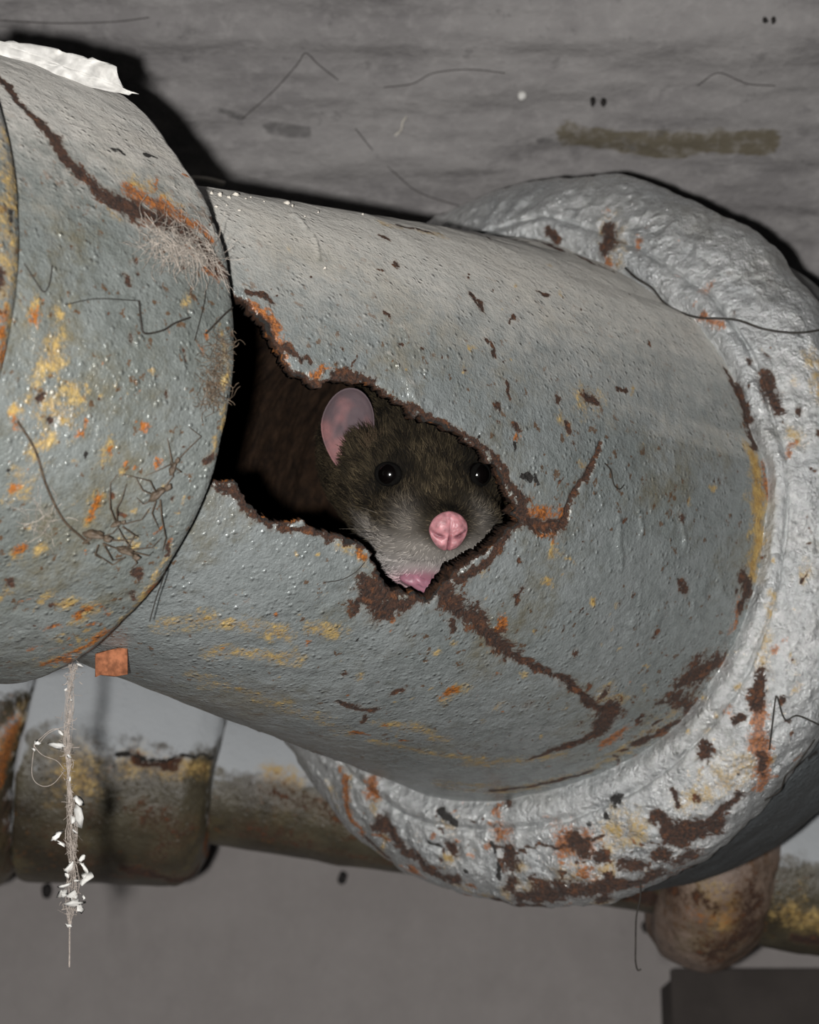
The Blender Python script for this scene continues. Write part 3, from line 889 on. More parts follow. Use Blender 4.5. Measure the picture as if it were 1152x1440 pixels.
def build_flange():
    TH = theta_grid(620, 110, 2.3)
    ctrl = np.array([  # along axis, radius, share of the outer outline
        (-0.0012, RJ - 0.0016, 0.0), (-0.0016, RJ + 0.0002, 0.0), (-0.0024, RJ + 0.0020, 0.05), (-0.0028, RJ + 0.0040, 0.15), (-0.0021, RJ + 0.0058, 0.22), (-0.0006, RJ + 0.0070, 0.28),
        (-0.0012, RJ + 0.0084, 0.35), (0.0002, RJ + 0.0120, 0.5), (0.0014, RJ + 0.0150, 0.65), (0.0036, RJ + 0.0185, 0.8), (0.0072, RJ + 0.0220, 0.92), (0.0110, RJ + 0.0240, 1.0), (0.0150, RO, 1.0),
        (0.0190, RO - 0.0006, 1.0), (0.0222, RO - 0.0026, 0.9), (0.0236, RO - 0.0065, 0.6), (0.0240, RO - 0.0130, 0.3)])
    prof = smooth_path(ctrl, 170)
    rings = [(C1 + N1 * s, N1, (lambda th, r=r, k=k: r + k * (outer_r(th) - RO) + (1 - k) * (joint_r(th) - RJ))) for s, r, k in prof]
    S = Surf(revolve(rings, TH), TH, 0.087)
    wear = S.field(FL_FEATS)
    amp = np.interp(prof[:, 1], [RJ, RJ + 0.004, RJ + 0.012, RO], [0.15, 0.35, 1.0, 0.8])[:, None]
    disp = fbm(S.P, 1 / 0.012, 3, 51) * 0.0008 + (1 - np.abs(vnoise(S.P, 1 / 0.0035, 52))) * 0.0006 + vnoise(S.P, 1 / 0.002, 53) * 0.0003
    disp = disp - wear[..., 0] * 0.0003 + wear[..., 0] * vnoise(S.P, 1 / 0.0015, 54) * 0.0005
    S.Q = S.P + S.N * (disp * amp)[..., None]
    root = empty('flanged_fitting', W(C1 + N1 * 0.01), 'lumpy silver-grey flanged fitting with rust stains ringing the far end of the holed pipe', 'pipe fitting')
    make_mesh('flange_ring', W(S.Q).reshape(-1, 3), S.faces(), M['flange'], root, attr={'wear': wear.reshape(-1, 4)})
    # fitting body behind the flange, shouldering down to a narrower pipe that enters the wall
    ctrl = np.array([(0.0225, RO - 0.012), (0.0235, RO - 0.0055), (0.030, RO - 0.0030), (0.045, RO - 0.0030), (0.060, RO - 0.0032), (0.072, RO - 0.0060), (0.079, RO - 0.016), (0.083, RO - 0.034), (0.086, RO - 0.052), (0.092, RO - 0.060), (0.12, RO - 0.061), (0.26, RO - 0.061), (0.42, RO - 0.061)])
    prof = smooth_path(ctrl, 120)
    TH2 = theta_grid(200, 60, 2.3)
    S2 = Surf(revolve([(C1 + N1 * s, N1, r) for s, r in prof], TH2), TH2, 0.09)
    w2 = S2.field([(DARK, [(1100, 1095), (1150, 1060)], 3)])
    Q2 = S2.P + S2.N * (fbm(S2.P, 1 / 0.015, 3, 61) * 0.0006)[..., None]
    tag(make_mesh('fitting_body', W(Q2).reshape(-1, 3), S2.faces(), M['fitting'], root, attr={'wear': w2.reshape(-1, 4)}), 'smooth dark grey body behind the flange')
    return S, root


FLANGE, FLANGE_OBJ = build_flange()

# ------------------------------------------------------------------ thinner pipe run behind and below
def build_back_pipe():
    D = 0.70
    def cp(x): return C(x, 1045 + 0.155 * x, D)
    a = cp(0); b = cp(1152)
    n = (b - a) / np.linalg.norm(b - a)
    def s_of(x): return (cp(x) - a).dot(n)
    px = D / FPX
    root = empty('back_pipe', W(cp(560)), 'thin mottled brown and grey pipe run with sleeves behind the big pipe', 'pipe')
    TH = theta_grid(160, 40)
    def part(name, ctrl, nring, feats, seed, amp=0.0004, mat='backpipe'):
        prof = smooth_path(np.array([(s_of(x), r * px) for x, r in ctrl]), nring)
        S = Surf(revolve([(a + n * s, n, r) for s, r in prof], TH), TH, 0.03)
        wear = S.field(feats)
        Q = S.P + S.N * (fbm(S.P, 1 / 0.01, 3, seed) * amp)[..., None]
        make_mesh(name, W(Q).reshape(-1, 3), S.faces(), M[mat], root, attr={'wear': wear.reshape(-1, 4)})
        return S
    S0 = part('tube', [(-260, 90), (-100, 90), (200, 92), (330, 94), (560, 94), (880, 94), (1060, 94)], 200,
         [(RUST, [(380, 1110), (440, 1130), (500, 1165)], 26, .42), (RUST, [(350, 1160), (450, 1190)], 20, .4), (RUST, [(330, 1170), (480, 1200), (560, 1215)], 12, .45), (OCHRE, [(380, 1085), (420, 1100)], 14), (RUST, [(860, 1260), (920, 1262)], 14)], 71)
    S1 = part('sleeve', [(52, 92), (53, 150), (58, 176), (66, 184), (90, 182), (140, 174), (200, 167), (262, 160), (276, 158), (288, 150), (300, 138), (306, 120), (309, 92)], 130,
         [(OCHRE, [(180, 1078), (240, 1082), (290, 1080)], 12), (RUST, [(190, 1072), (250, 1074)], 6), (DARK, [(160, 1064), (230, 1066), (300, 1068)], 2.0), (OCHRE, [(95, 1085), (120, 1100)], 20), (RUST, [(200, 1150), (260, 1170), (220, 1200)], 24, .42), (RUST, [(80, 1180), (120, 1210)], 22, .45),
          (ORANGE, [(296, 1150), (298, 1200)], 8), (RUST, [(180, 1225), (270, 1228)], 10), (RUST, [(100, 1130), (130, 1150)], 18, .4)], 72, 0.0005)
    S2 = part('end_socket', [(-240, 205), (-120, 212), (-40, 214), (10, 206), (34, 192), (46, 172), (51, 140), (53, 92)], 90,
         [(ORANGE, [(20, 1020), (8, 1060), (2, 1090)], 12), (OCHRE, [(30, 1005), (14, 1050)], 18), (RUST, [(10, 1130), (40, 1180), (20, 1230)], 24, .45), (DARK, [(38, 1060), (20, 1110)], 5)], 73, 0.0010)
    S3 = part('union_nut', [(927, 94), (931, 118), (940, 136), (956, 152), (984, 162), (1010, 163), (1034, 154), (1056, 138), (1072, 118), (1080, 100)], 80,
         [(RUST, [(1000, 1340), (1050, 1310), (1060, 1260)], 26, .62), (ORANGE, [(980, 1290), (1030, 1290)], 20, .45), (RUST, [(940, 1250), (990, 1262), (1010, 1280)], 12, .6), (RUST, [(950, 1270), (960, 1300)], 14, .4), (OCHRE, [(1000, 1260), (1020, 1300)], 20)], 74, 0.0008, 'nut')
    S4 = part('tube', [(1060, 116), (1100, 118), (1200, 118), (1420, 118)], 60, [(OCHRE, [(1110, 1280), (1150, 1300)], 22), (RUST, [(1120, 1320), (1150, 1325)], 10)], 75)
    return S1, S2, root


M['nut'] = aged_paint('rusty_nut_paint', lin(140, 122, 110), lin(92, 70, 54), lin(160, 144, 132), 0.1, 0.8, 0.5, rough=0.55, speck=0.5, ochre_wash=0.8)
BACK1, BACK2, BACK_OBJ = build_back_pipe()

# bolt head / lump on the socket at far left
M['white_paint'] = plain('white_flaking_paint', lin(196, 194, 190), 0.6, 0.4, 300, 0.2)
M['specks'] = plain('black_specks', lin(34, 31, 30), 0.7, 0.3)
M['web'] = plain('grey_web_fibre', lin(176, 166, 156), 0.8, 0.2, 800, 0.3)
M['web_dark'] = plain('dark_hair', lin(48, 44, 40), 0.6, 0.3, 800, 0.3)
M['husk'] = plain('brown_spider_husk', lin(80, 68, 56), 0.6, 0.4, 900, 0.4)
M['ceil_hair'] = plain('greyed_hair', lin(66, 62, 60), 0.8, 0.2)
M['lint'] = plain('brown_lint', lin(112, 98, 84), 0.9, 0.1, 900, 0.4)
M['dust'] = plain('pale_dust', lin(196, 190, 180), 0.9, 0.2, 900, 0.2)
M['chip'] = plain('orange_rust_chip', lin(136, 86, 60), 0.85, 0.2, 600, 0.4)
M['box'] = plain('dark_grey_box', lin(84, 78, 75), 0.7, 0.3, 60, 0.1)


def blob(center, r, seed, rough=0.35, nu=10, nv=7, axes=None):
    """small irregular lump (world coords)"""
    V = []; F = []
    axes = np.eye(3) if axes is None else axes
    r = np.broadcast_to(np.asarray(r, float), (3,))
    for i in range(nv + 1):
        ph = math.pi * i / nv
        for j in range(nu):
            t = 2 * math.pi * j / nu
            V.append([math.sin(ph) * math.cos(t), math.sin(ph) * math.sin(t), math.cos(ph)])
    V = np.array(V)
    k = 1 + rough * vnoise(V, 1.6, seed)[:, None]
    V = (V * k * r) @ axes + center
    for i in range(nv):
        for j in range(nu):
            F.append((i * nu + j, (i + 1) * nu + j, (i + 1) * nu + (j + 1) % nu, i * nu + (j + 1) % nu))
    return V, np.array(F)


# drop of pale paint hanging from the end socket
mb = MB(); mb.add(*blob(W(BACK2.at(24, 1102, 0.001)), (0.0035, 0.0028, 0.0045), 5, 0.25))
tag(mb.build('paint_drip', M['white_paint']), 'pale blob of paint on the far left socket of the back pipe', 'paint drip')

# dark box on the wall at bottom right
def build_box():
    a = on_wall(950, 1372, 0.05); b = on_wall(1400, 1372, 0.05)
    x0, x1, z1, z0 = a[0], b[0], a[2], a[2] - 0.25
    y0, y1 = WALL_Y - 0.05, WALL_Y - 0.0005
    c = 0.003
    V = []; F = []
    for y, e in ((y1, 0), (y0 + c, 0), (y0, c)):
        for (x, z) in ((x0 + e, z0 + e), (x1 - e, z0 + e), (x1 - e, z1 - e), (x0 + e, z1 - e)): V.append((x, y, z))
    for k in range(2):
        for j in range(4): F.append((k * 4 + j, k * 4 + (j + 1) % 4, (k + 1) * 4 + (j + 1) % 4, (k + 1) * 4 + j))
    F.append((8, 9, 10, 11))
    root = empty('wall_box', np.array([(x0 + x1) / 2, y1, z0]), 'dark grey box fixed low on the wall in the bottom right corner', 'box')
    make_mesh('box_body', V, np.array(F), M['box'], root, smooth=False)
    lid = [(x0 - .002, y0 - .004, z0 - .002), (x1 + .002, y0 - .004, z0 - .002), (x1 + .002, y0 - .004, z1 + .002), (x0 - .002, y0 - .004, z1 + .002)]
    V = [(x, y0, z) for x, _, z in lid] + lid
    F = [(4, 5, 6, 7)] + [(j, (j + 1) % 4, 4 + (j + 1) % 4, 4 + j) for j in range(4)]
    make_mesh('lid', V, np.array(F), M['box'], root, smooth=False)


build_box()

# ------------------------------------------------------------------ the rat
def build_rat():
    i, j = PIPE.hit(632, 748)
    dn = PIPE.P[i, j, 2] + 0.0065
    nose = C(632, 748, dn)
    ps, ph = math.radians(12), math.radians(15)
    Fw = np.array([math.sin(ps) * math.cos(ph), -math.sin(ph), -math.cos(ps) * math.cos(ph)])
    Rt = np.array([math.cos(ps), 0, math.sin(ps)])
    Up = np.cross(Rt, Fw); Up = Up if Up[1] > 0 else -Up
    mm = 0.001
    L = lambda x, y, z: nose + (np.asarray(x)[..., None] * Rt + np.asarray(y)[..., None] * Up - np.asarray(z)[..., None] * Fw) * mm
    sec = np.array([  # distance behind the nose, centre height, half width, up, down
        (0.4, 0.2, 1.2, 1.4, 1.5), (1.0, 0.2, 3.0, 3.0, 3.4), (2.2, 0.2, 4.4, 4.0, 4.8), (4.0, -0.4, 6.8, 4.6, 8.4), (6.5, -1.2, 10.4, 5.8, 12.4), (9.5, -1.5, 13.2, 7.4, 14.8), (13, -0.8, 14.2, 9.3, 16.0),
        (17, 0.8, 13.2, 10.9, 15.6), (21, 2.6, 14.2, 12.0, 17.4), (26, 5.0, 15.8, 12.6, 18.6), (32, 7.0, 18.0, 13.2, 20.6), (40, 8.0, 19.0, 14.0, 21.5), (50, 7.5, 19.5, 15.0, 21), (64, 5, 21, 17, 20),
        (82, 2, 23, 20, 20), (102, 0, 23, 20, 20), (120, -2, 20, 17, 17), (130, -3, 12, 10, 10), (134, -3, 2, 2, 2)])
    nr, na = 150, 96
    zs = np.concatenate([np.linspace(0.4, 45, 105), np.linspace(45, 134, 46)[1:]])
    ip = lambda k: np.interp(zs, sec[:, 0], sec[:, k])
    def sm(a):
        for _ in range(3): a = np.concatenate([a[:1], (a[:-2] + 2 * a[1:-1] + a[2:]) / 4, a[-1:]])
        return a
    cy, wx, hu, hd = (sm(ip(k)) for k in (1, 2, 3, 4))
    an = np.linspace(0, 2 * math.pi, na, endpoint=False)
    # spine: straight through the head, then curving round to run along the pipe
    end = axis_dir(0.8)
    sp = [nose]; dirs = [-Fw]
    for k in range(1, len(zs)):
        t = np.clip((zs[k] - 42) / 40, 0, 1); t = t * t * (3 - 2 * t)
        d = -Fw * (1 - t) + end * t; d /= np.linalg.norm(d)
        sp.append(sp[-1] + d * (zs[k] - zs[k - 1]) * mm); dirs.append(d)
    P = np.zeros((len(zs), na, 3)); loc = np.zeros((len(zs), na, 3))
    for k in range(len(zs)):
        d = dirs[k]; r_ = np.cross(d, Up); r_ /= np.linalg.norm(r_)
        if r_.dot(Rt) < 0: r_ = -r_
        u_ = np.cross(r_, d); u_ = u_ if u_.dot(Up) > 0 else -u_
        sq = np.where(np.sin(an) < 0, 0.78, 1.12)          # fuller below, narrower above
        x = wx[k] * np.sign(np.cos(an)) * np.abs(np.cos(an)) ** sq
        y = cy[k] + np.where(np.sin(an) > 0, hu[k], hd[k]) * np.sin(an)
        z = zs[k]
        # local shaping of the face (millimetres)
        g = lambda X, Y, Z, s: np.exp(-((x - X) ** 2 + (y - Y) ** 2 + (z - Z) ** 2) / (2 * s * s))
        rad = np.stack([np.cos(an), np.sin(an)], -1)
        push = 1.3 * (g(-7, -4, 8, 3.2) + g(7, -4, 8, 3.2))            # whisker pads
        push -= 2.4 * (g(-10.8, 8.2, 17.2, 2.7) + g(10.8, 8.2, 17.2, 2.7))  # eye sockets
        push += 1.5 * (g(-9.6, 11.6, 18.5, 2.2) + g(9.6, 11.6, 18.5, 2.2))  # brows
        push += 1.4 * (g(-15, -3, 26, 6) + g(15, -3, 26, 6))            # cheeks
        push -= 1.0 * np.exp(-(x / 1.0) ** 2) * (y < -3) * math.exp(-((z - 5) / 4) ** 2)   # cleft of the upper lip
        push -= 1.6 * np.exp(-((y + 8.2 + 0.10 * z) / 0.9) ** 2) * (np.abs(x) < 9) * math.exp(-((z - 8) / 5) ** 2)  # mouth
        x = x + rad[:, 0] * push; y = y + rad[:, 1] * push
        P[k] = sp[k] + (x[:, None] * r_ + y[:, None] * u_) * mm
        loc[k] = np.stack([x, y, np.full(na, z)], -1)
    nV = len(zs) * na
    I = np.arange(nV).reshape(len(zs), na); J = np.roll(I, -1, 1)
    f = np.stack([I[:-1], I[1:], J[1:], J[:-1]], -1).reshape(-1, 4)
    V = P.reshape(-1, 3)
    caps = np.array([P[0].mean(0), P[-1].mean(0)])
    tri = np.concatenate([np.stack([J[0], I[0], np.full(na, nV)], -1)[:, ::-1] * 1, np.stack([J[-1], I[-1], np.full(na, nV + 1)], -1)])
    # check orientation
    a0 = f[len(f) // 3]; nn = np.cross(V[a0[1]] - V[a0[0]], V[a0[3]] - V[a0[0]])
    if nn.dot(V[a0[0]] - sp[int(a0[0] // na)]) < 0: f = f[:, ::-1]
    x, y, z = loc[..., 0].ravel(), loc[..., 1].ravel(), loc[..., 2].ravel()
    # coat colours: dark agouti above, grey on the muzzle sides, pale chin
    def coat(x, y, z, jitter):
        dark = np.array(lin(42, 36, 28)[:3]); brown = np.array(lin(88, 77, 58)[:3]); grey = np.array(lin(166, 159, 152)[:3]); pale = np.array(lin(196, 190, 186)[:3])
        m_grey = np.clip((0.5 - y - 0.04 * z) / 4.5, 0, 1) * np.clip((26 - z) / 9, 0, 1) * np.clip((np.hypot(x, y - 1) - 4.0) / 2.5, 0, 1)
        m_grey = np.maximum(m_grey, 0.8 * np.exp(-((np.abs(x) - 8) / 3) ** 2 - ((y + 1.0) / 4.5) ** 2 - ((z - 8) / 5) ** 2))
        m_pale = np.clip((-5.5 - y) / 4.5, 0, 1) * np.clip((30 - z) / 12, 0, 1)
        m_br = np.clip(0.35 + 0.4 * np.sin(z * 0.9 + x * 0.5) * 0.3 + jitter, 0, 1)
        m_dk = np.exp(-(x / 5.0) ** 2) * np.clip((y - 1.0) / 3, 0, 1) * np.exp(-((z - 4.5) / 4) ** 2)
        c = dark[None] * (1 - m_br)[:, None] + brown[None] * m_br[:, None]
        c = c * (1 - m_grey)[:, None] + grey[None] * m_grey[:, None]
        c = c * (1 - m_pale)[:, None] + pale[None] * m_pale[:, None]
        c = c * (1 - 0.6 * m_dk)[:, None]
        for sx in (-1, 1):
            m_e = np.exp(-((x - sx * 10.4) ** 2 + (y - 8.6) ** 2 + (z - 17.5) ** 2) / (2 * 4.2 ** 2))
            c = c * (1 - 0.97 * m_e)[:, None]
        m_top = np.clip((y - 9) / 8, 0, 1)
        c = c * (1 - 0.35 * m_top)[:, None]
        m_lip = np.clip(1.6 * np.exp(-((x + 3.6) / 4.6) ** 2 - ((y + 13.0) / 2.6) ** 2) * (z < 14), 0, 1)
        c = c * (1 - m_lip)[:, None] + np.array(lin(206, 146, 162)[:3])[None] * m_lip[:, None]
        return 0.52 * c * np.clip(1 + 1.0 * jitter, 0.12, 2.4)[:, None]
    cs = coat(x, y, z, np.zeros(nV)) * 0.75
    cs = np.concatenate([cs, cs[:1], cs[-1:]])
    att = np.concatenate([cs, np.ones((len(cs), 1))], 1)
    n = NT('rat_coat'); n.set(n.b.inputs['Base Color'], n.attr('coat')[4]); M['coat'] = n.finish(n.attr('coat')[4], 0.85, None, 0.15)
    root = empty('rat', W(nose - Fw * 0.04 - Up * 0.012), 'dark brown rat with a pink nose peering out of the hole in the pipe', 'rat')
    make_mesh('body', W(np.concatenate([V, caps])), [f, tri], M['coat'], root, attr={'coat': att})
    # ---- fur: short tapering hairs laid back from the nose
    NS = 60000
    k = rng.integers(4, 118, NS * 3); a = rng.uniform(0, na, NS * 3)
    area = (wx[k] + hu[k]) * np.where(k < 105, 0.43, 2.0)
    keep = rng.uniform(0, 1, NS * 3) < area / area.max() * 1.0
    k = k[keep][:NS]; a = a[keep][:NS]; n_ = len(k)
    a0 = np.floor(a).astype(int); fa = (a - a0)[:, None]; a1 = (a0 + 1) % na
    base = P[k, a0] * (1 - fa) + P[k, a1] * fa
    lb = loc[k, a0] * (1 - fa) + loc[k, a1] * fa
    tz = P[np.minimum(k + 2, len(zs) - 1), a0] - P[k - 1, a0]; tz /= np.linalg.norm(tz, axis=1, keepdims=True)
    ta = P[k, a1] - P[k, a0 - 1]; ta /= np.linalg.norm(ta, axis=1, keepdims=True)
    nm = np.cross(tz, ta); nm /= np.linalg.norm(nm, axis=1, keepdims=True)
    sg = np.sign(((base - np.array(sp)[k]) * nm).sum(1)); nm *= sg[:, None]
    lx, ly, lz = lb.T
    eye_d = np.minimum(np.linalg.norm(lb - [-10.6, 8.4, 17.5], axis=1), np.linalg.norm(lb - [10.6, 8.4, 17.5], axis=1))
    nose_d = np.hypot(lx, ly) + np.maximum(0, lz - 3) * 0.8
    ln = np.interp(lz, [2, 6, 14, 30, 60], [0.9, 1.5, 2.6, 4.2, 6.0]) * rng.uniform(0.7, 1.25, n_) * np.clip(eye_d / 5, 0.35, 1) * mm
    lip_d = ((lx + 3.6) / 4.4) ** 2 + ((ly + 13.4) / 2.3) ** 2 + (lz > 14) * 9
    ok = (lip_d > 1) & (eye_d > 2.3) & (nose_d > 3.9)
    lie = rng.uniform(0.22, 0.5, n_)[:, None]
    sway = rng.normal(0, 0.22, n_)[:, None]
    clump = (vnoise(base, 1 / 0.0022, 91) * 0.5)[:, None]
    d1 = tz * (1 - lie * 0.5) + nm * lie + ta * (sway + clump); d1 /= np.linalg.norm(d1, axis=1, keepdims=True)
    d2 = tz + nm * lie * 0.35 + ta * (sway + clump) * 1.3; d2 /= np.linalg.norm(d2, axis=1, keepdims=True)
    m1 = base + d1 * ln[:, None] * 0.5; tip = m1 + d2 * ln[:, None] * 0.5
    view = base / np.linalg.norm(base, axis=1, keepdims=True)
    side = np.cross(d1, view + rng.normal(0, 0.4, (n_, 3))); side /= np.linalg.norm(side, axis=1, keepdims=True)
    wd = (rng.uniform(0.05, 0.085, n_) * mm)[:, None]
    FV = np.stack([base - side * wd, base + side * wd, m1 + side * wd * 0.8, m1 - side * wd * 0.8, tip], 1)[ok]
    n_ok = len(FV)
    jit = rng.normal(0, 0.30, n_) + 0.45 * vnoise(base, 1 / 0.0016, 95) + 0.2 * vnoise(base, 1 / 0.005, 96)
    hc = coat(lx, ly, lz, np.clip(jit, -0.75, 1.0))[ok]
    hc = np.repeat(hc, 5, 0); hc = np.concatenate([hc, np.ones((len(hc), 1))], 1)
    o = np.arange(n_ok)[:, None] * 5
    fur = make_mesh('fur', W(FV.reshape(-1, 3)), [o + np.array([0, 1, 2, 3]), o + np.array([3, 2, 4])], M['coat'], root, attr={'coat': hc})
    tag(fur, 'short dark brown fur, greyer on the muzzle', kind='stuff')
    # ---- eyes
    n = NT('black_eye'); M['eye'] = n.finish(lin(7, 5, 5), 0.16, None, 0.5)
    n.b.inputs['Coat Weight'].default_value = 0.4; n.b.inputs['Coat Roughness'].default_value = 0.10
    for sx in (-1, 1):
        c = L(sx * 9.9, 8.2, 18.1)
        Vv, Ff = blob(W(c), 2.75 * mm, 1, 0.0, 28, 20)
        e = make_mesh('eye', Vv, Ff, M['eye'], root)
        tag(e, 'glossy black eye')
        # eyelid rim
        ax = np.array([sx * 0.62, 0.25, -0.74]); 
        dirw = (ax[0] * Rt + ax[1] * Up - ax[2] * Fw); dirw /= np.linalg.norm(dirw)
        e1 = np.cross(dirw, Up); e1 /= np.linalg.norm(e1); e2 = np.cross(e1, dirw)
        t = np.linspace(0, 2 * math.pi, 33)
        ring = c + dirw * 1.0 * mm + (np.cos(t)[:, None] * e1 * 2.7 + np.sin(t)[:, None] * e2 * 2.0) * mm
        mb = MB(); mb.tube(W(ring), 0.75 * mm, 6); lid = mb.build('eyelid', M['lid'], e)
    # ---- nose pad
    nu, nv = 72, 48
    U_, Vv = np.meshgrid(np.linspace(0, 2 * math.pi, nu, endpoint=False), np.linspace(0.02, math.pi * 0.72, nv))
    sx_, sy_, sz_ = np.sin(Vv) * np.cos(U_), np.sin(Vv) * np.sin(U_), np.cos(Vv)
    X = 4.3 * sx_; Y = 4.35 * sy_ * np.where(sy_ > 0, 0.95, 1.08) + 0.2; Z = 2.0 * sz_ - 0.95
    X *= 1 - 0.16 * np.clip(-sy_, 0, 1) - 0.10 * np.clip(sy_ - 0.5, 0, 1)
    gz = np.zeros_like(X)
    for s in (-1, 1):
        for tt in np.linspace(0, 1, 6):       # comma-shaped nostrils opening outward
            gz -= 0.50 * np.exp(-((X - s * (1.5 + 2.1 * tt)) ** 2 + (Y - (-1.0 + 0.9 * tt ** 2)) ** 2) / 0.22)
        gz += 0.45 * np.exp(-((X - s * 1.9) ** 2 + (Y - 1.5) ** 2) / 1.8)
        gz += 0.45 * np.exp(-((X - s * 1.7) ** 2 + (Y + 2.7) ** 2) / 0.9)
    gz -= 0.65 * np.exp(-(X / 0.32) ** 2) * np.clip((0.3 - Y) / 2.0, 0, 1) + 0.25 * np.exp(-(X / 0.3) ** 2)
    Zf = Z + np.maximum(gz, -1.5) + 0.10 * vnoise(np.stack([X, Y, Z], -1), 2.2, 3)
    pos = L(X, Y, -Zf)
    tint = np.clip(-gz * 0.9, 0, 1)
    p1_, p2_ = np.array(lin(174, 122, 127)[:3]), np.array(lin(88, 32, 46)[:3])
    mot = 1 + 0.42 * vnoise(np.stack([X, Y, Z], -1), 1.1, 13)[..., None]
    ncol = (p1_ * (1 - tint[..., None]) + p2_ * tint[..., None]) * mot
    I = np.arange(nu * nv).reshape(nv, nu); J = np.roll(I, -1, 1)
    f = np.stack([I[:-1], J[:-1], J[1:], I[1:]], -1).reshape(-1, 4)
    capv = pos[0].mean(0)
    pv = np.concatenate([pos.reshape(-1, 3), capv[None]])
    pc = np.concatenate([ncol.reshape(-1, 3), ncol[0].mean(0)[None]]); pc = np.concatenate([pc, np.ones((len(pc), 1))], 1)
    tri = np.stack([I[0], J[0], np.full(nu, nu * nv)], -1)
    a0 = f[100]; vv = pv[a0]
    if np.cross(vv[1] - vv[0], vv[3] - vv[0]).dot(Fw) < 0: f = f[:, ::-1]; 
    else: tri = tri[:, ::-1]
    n = NT('pink_skin'); nf = n.noise(1800, 3)
    n.b.inputs['Subsurface Weight'].default_value = 0.35; n.b.inputs['Subsurface Scale'].default_value = 0.0012
    n.b.inputs['Subsurface Radius'].default_value = (1, .35, .3)
    M['pink'] = n.finish(n.attr('coat')[4], 0.45, n.bump(nf, 0.5, 0.0002), 0.5)
    tag(make_mesh('nose', W(pv), [f, tri], M['pink'], root, attr={'coat': pc}), 'pink nose pad with two nostrils')
    # ---- ears: cupped, rounded, thin
    n = NT('thin_ear_skin'); nf = n.noise(900, 4, 0.7)
    M['ear'] = n.finish(n.mix(n.math('MULTIPLY', n.mapr(nf, 0.4, 0.7), 0.35), n.attr('coat')[4], lin(92, 76, 78)), 0.75, n.bump(nf, 0.5, 0.0003), 0.2)
    def ear(sx):
        nu, nv = 40, 22
        t = np.linspace(0, 2 * math.pi, nu, endpoint=False); r = np.linspace(0, 1, nv)
        R_, T_ = np.meshgrid(r, t, indexing='ij')
        wid = 6.1; ln_ = 9.3
        ex = np.cos(T_) * wid * (1 - 0.36 * np.clip(-np.sin(T_), 0, 1) ** 1.4) * R_
        ey = np.sin(T_) * ln_ * R_
        cup = -2.6 * (1 - R_ ** 2.2) - 0.8 * np.clip(-ey / ln_, 0, 1)
        cup = cup + 0.9 * np.exp(-((ex - 1.2 * -sx) / 1.3) ** 2) * np.exp(-((ey - 0.5) / 5) ** 2) * (1 - R_ ** 4) + 0.5 * np.clip(R_ - 0.9, 0, .1) * 10 * 0.6
        cup = cup + 0.7 * vnoise(np.stack([ex, ey, ex * 0], -1), 0.30, 7) + 0.25 * vnoise(np.stack([ex, ey, ex * 0], -1), 0.8, 8)
        # axes of the ear
        c = L(sx * 17.4, 15.4, 32.0)
        nrm = (sx * 0.32) * Rt + 0.12 * Up + 0.94 * Fw; nrm /= np.linalg.norm(nrm)
        ll = sx * 0.02 * Rt + 1.0 * Up; ll -= ll.dot(nrm) * nrm; ll /= np.linalg.norm(ll)
        ww = np.cross(ll, nrm)
        ro = math.radians(-6 * -sx)
        l2 = ll * math.cos(ro) + ww * math.sin(ro); w2 = ww * math.cos(ro) - ll * math.sin(ro)
        p = c + (ex[..., None] * w2 + ey[..., None] * l2 + cup[..., None] * nrm) * mm
        q = p - nrm * 0.55 * mm
        pink = np.array(lin(128, 90, 90)[:3]); mauve = np.array(lin(84, 72, 76)[:3])
        k_ = np.clip(0.45 + ey / ln_ * 0.75 + 0.9 * vnoise(np.stack([ex, ey, ex * 0], -1), 0.30, 9) + 0.3 * vnoise(np.stack([ex, ey, ex * 0], -1), 0.9, 10), 0, 1)[..., None]
        cc = pink * (1 - k_) + mauve * k_
        I = np.arange(nu * nv).reshape(nv, nu); J = np.roll(I, -1, 1)
        f = np.stack([I[:-1], I[1:], J[1:], J[:-1]], -1).reshape(-1, 4)
        g2 = f[:, ::-1] + nu * nv
        rimf = np.stack([I[-1], I[-1] + nu * nv, J[-1] + nu * nv, J[-1]], -1)
        pts = np.concatenate([p.reshape(-1, 3), q.reshape(-1, 3)])
        col = np.concatenate([cc.reshape(-1, 3), cc.reshape(-1, 3) * 0.45]); col = np.concatenate([col, np.ones((len(col), 1))], 1)
        e = make_mesh('ear', W(pts), np.concatenate([f, g2, rimf]), M['ear'], root, attr={'coat': col})
        tag(e, 'rounded thin pink and mauve ear')
        # tuft of hair growing over the ear's inner root
        mb = MB()
        for _ in range(260):
            s0 = L(sx * rng.uniform(9.5, 13.8), rng.uniform(6.5, 13.5), rng.uniform(26, 31))
            dd = (sx * rng.uniform(-0.1, 0.55)) * Rt + rng.uniform(0.3, 1.0) * Up + rng.uniform(-0.1, 0.4) * Fw
            dd /= np.linalg.norm(dd)
            l_ = rng.uniform(2.5, 5.5) * mm
            mb.tube(W(np.array([s0, s0 + dd * l_ * .5, s0 + dd * l_ + Fw * 0.3 * mm])), np.array([0.09, 0.07, 0.02]) * mm, 3)
        mb.build('ear_tuft', M['tuft'], e)
    ear(-1); ear(1)
    # ---- pink lower lip below the pale upper lip
    Vl, Fl = blob(np.zeros(3), (4.6, 2.4, 3.0), 8, 0.2, 30, 20)
    Vl[:, 1] -= 0.5 * np.exp(-((Vl[:, 0] + 0.4) / 0.7) ** 2) * (Vl[:, 1] > 0)
    pos = L(Vl[:, 0] - 3.6, Vl[:, 1] - 13.6 - 0.30 * Vl[:, 0], Vl[:, 2] + 7.6)
    sh = (0.9 + 0.25 * vnoise(Vl, 0.8, 5))[:, None]
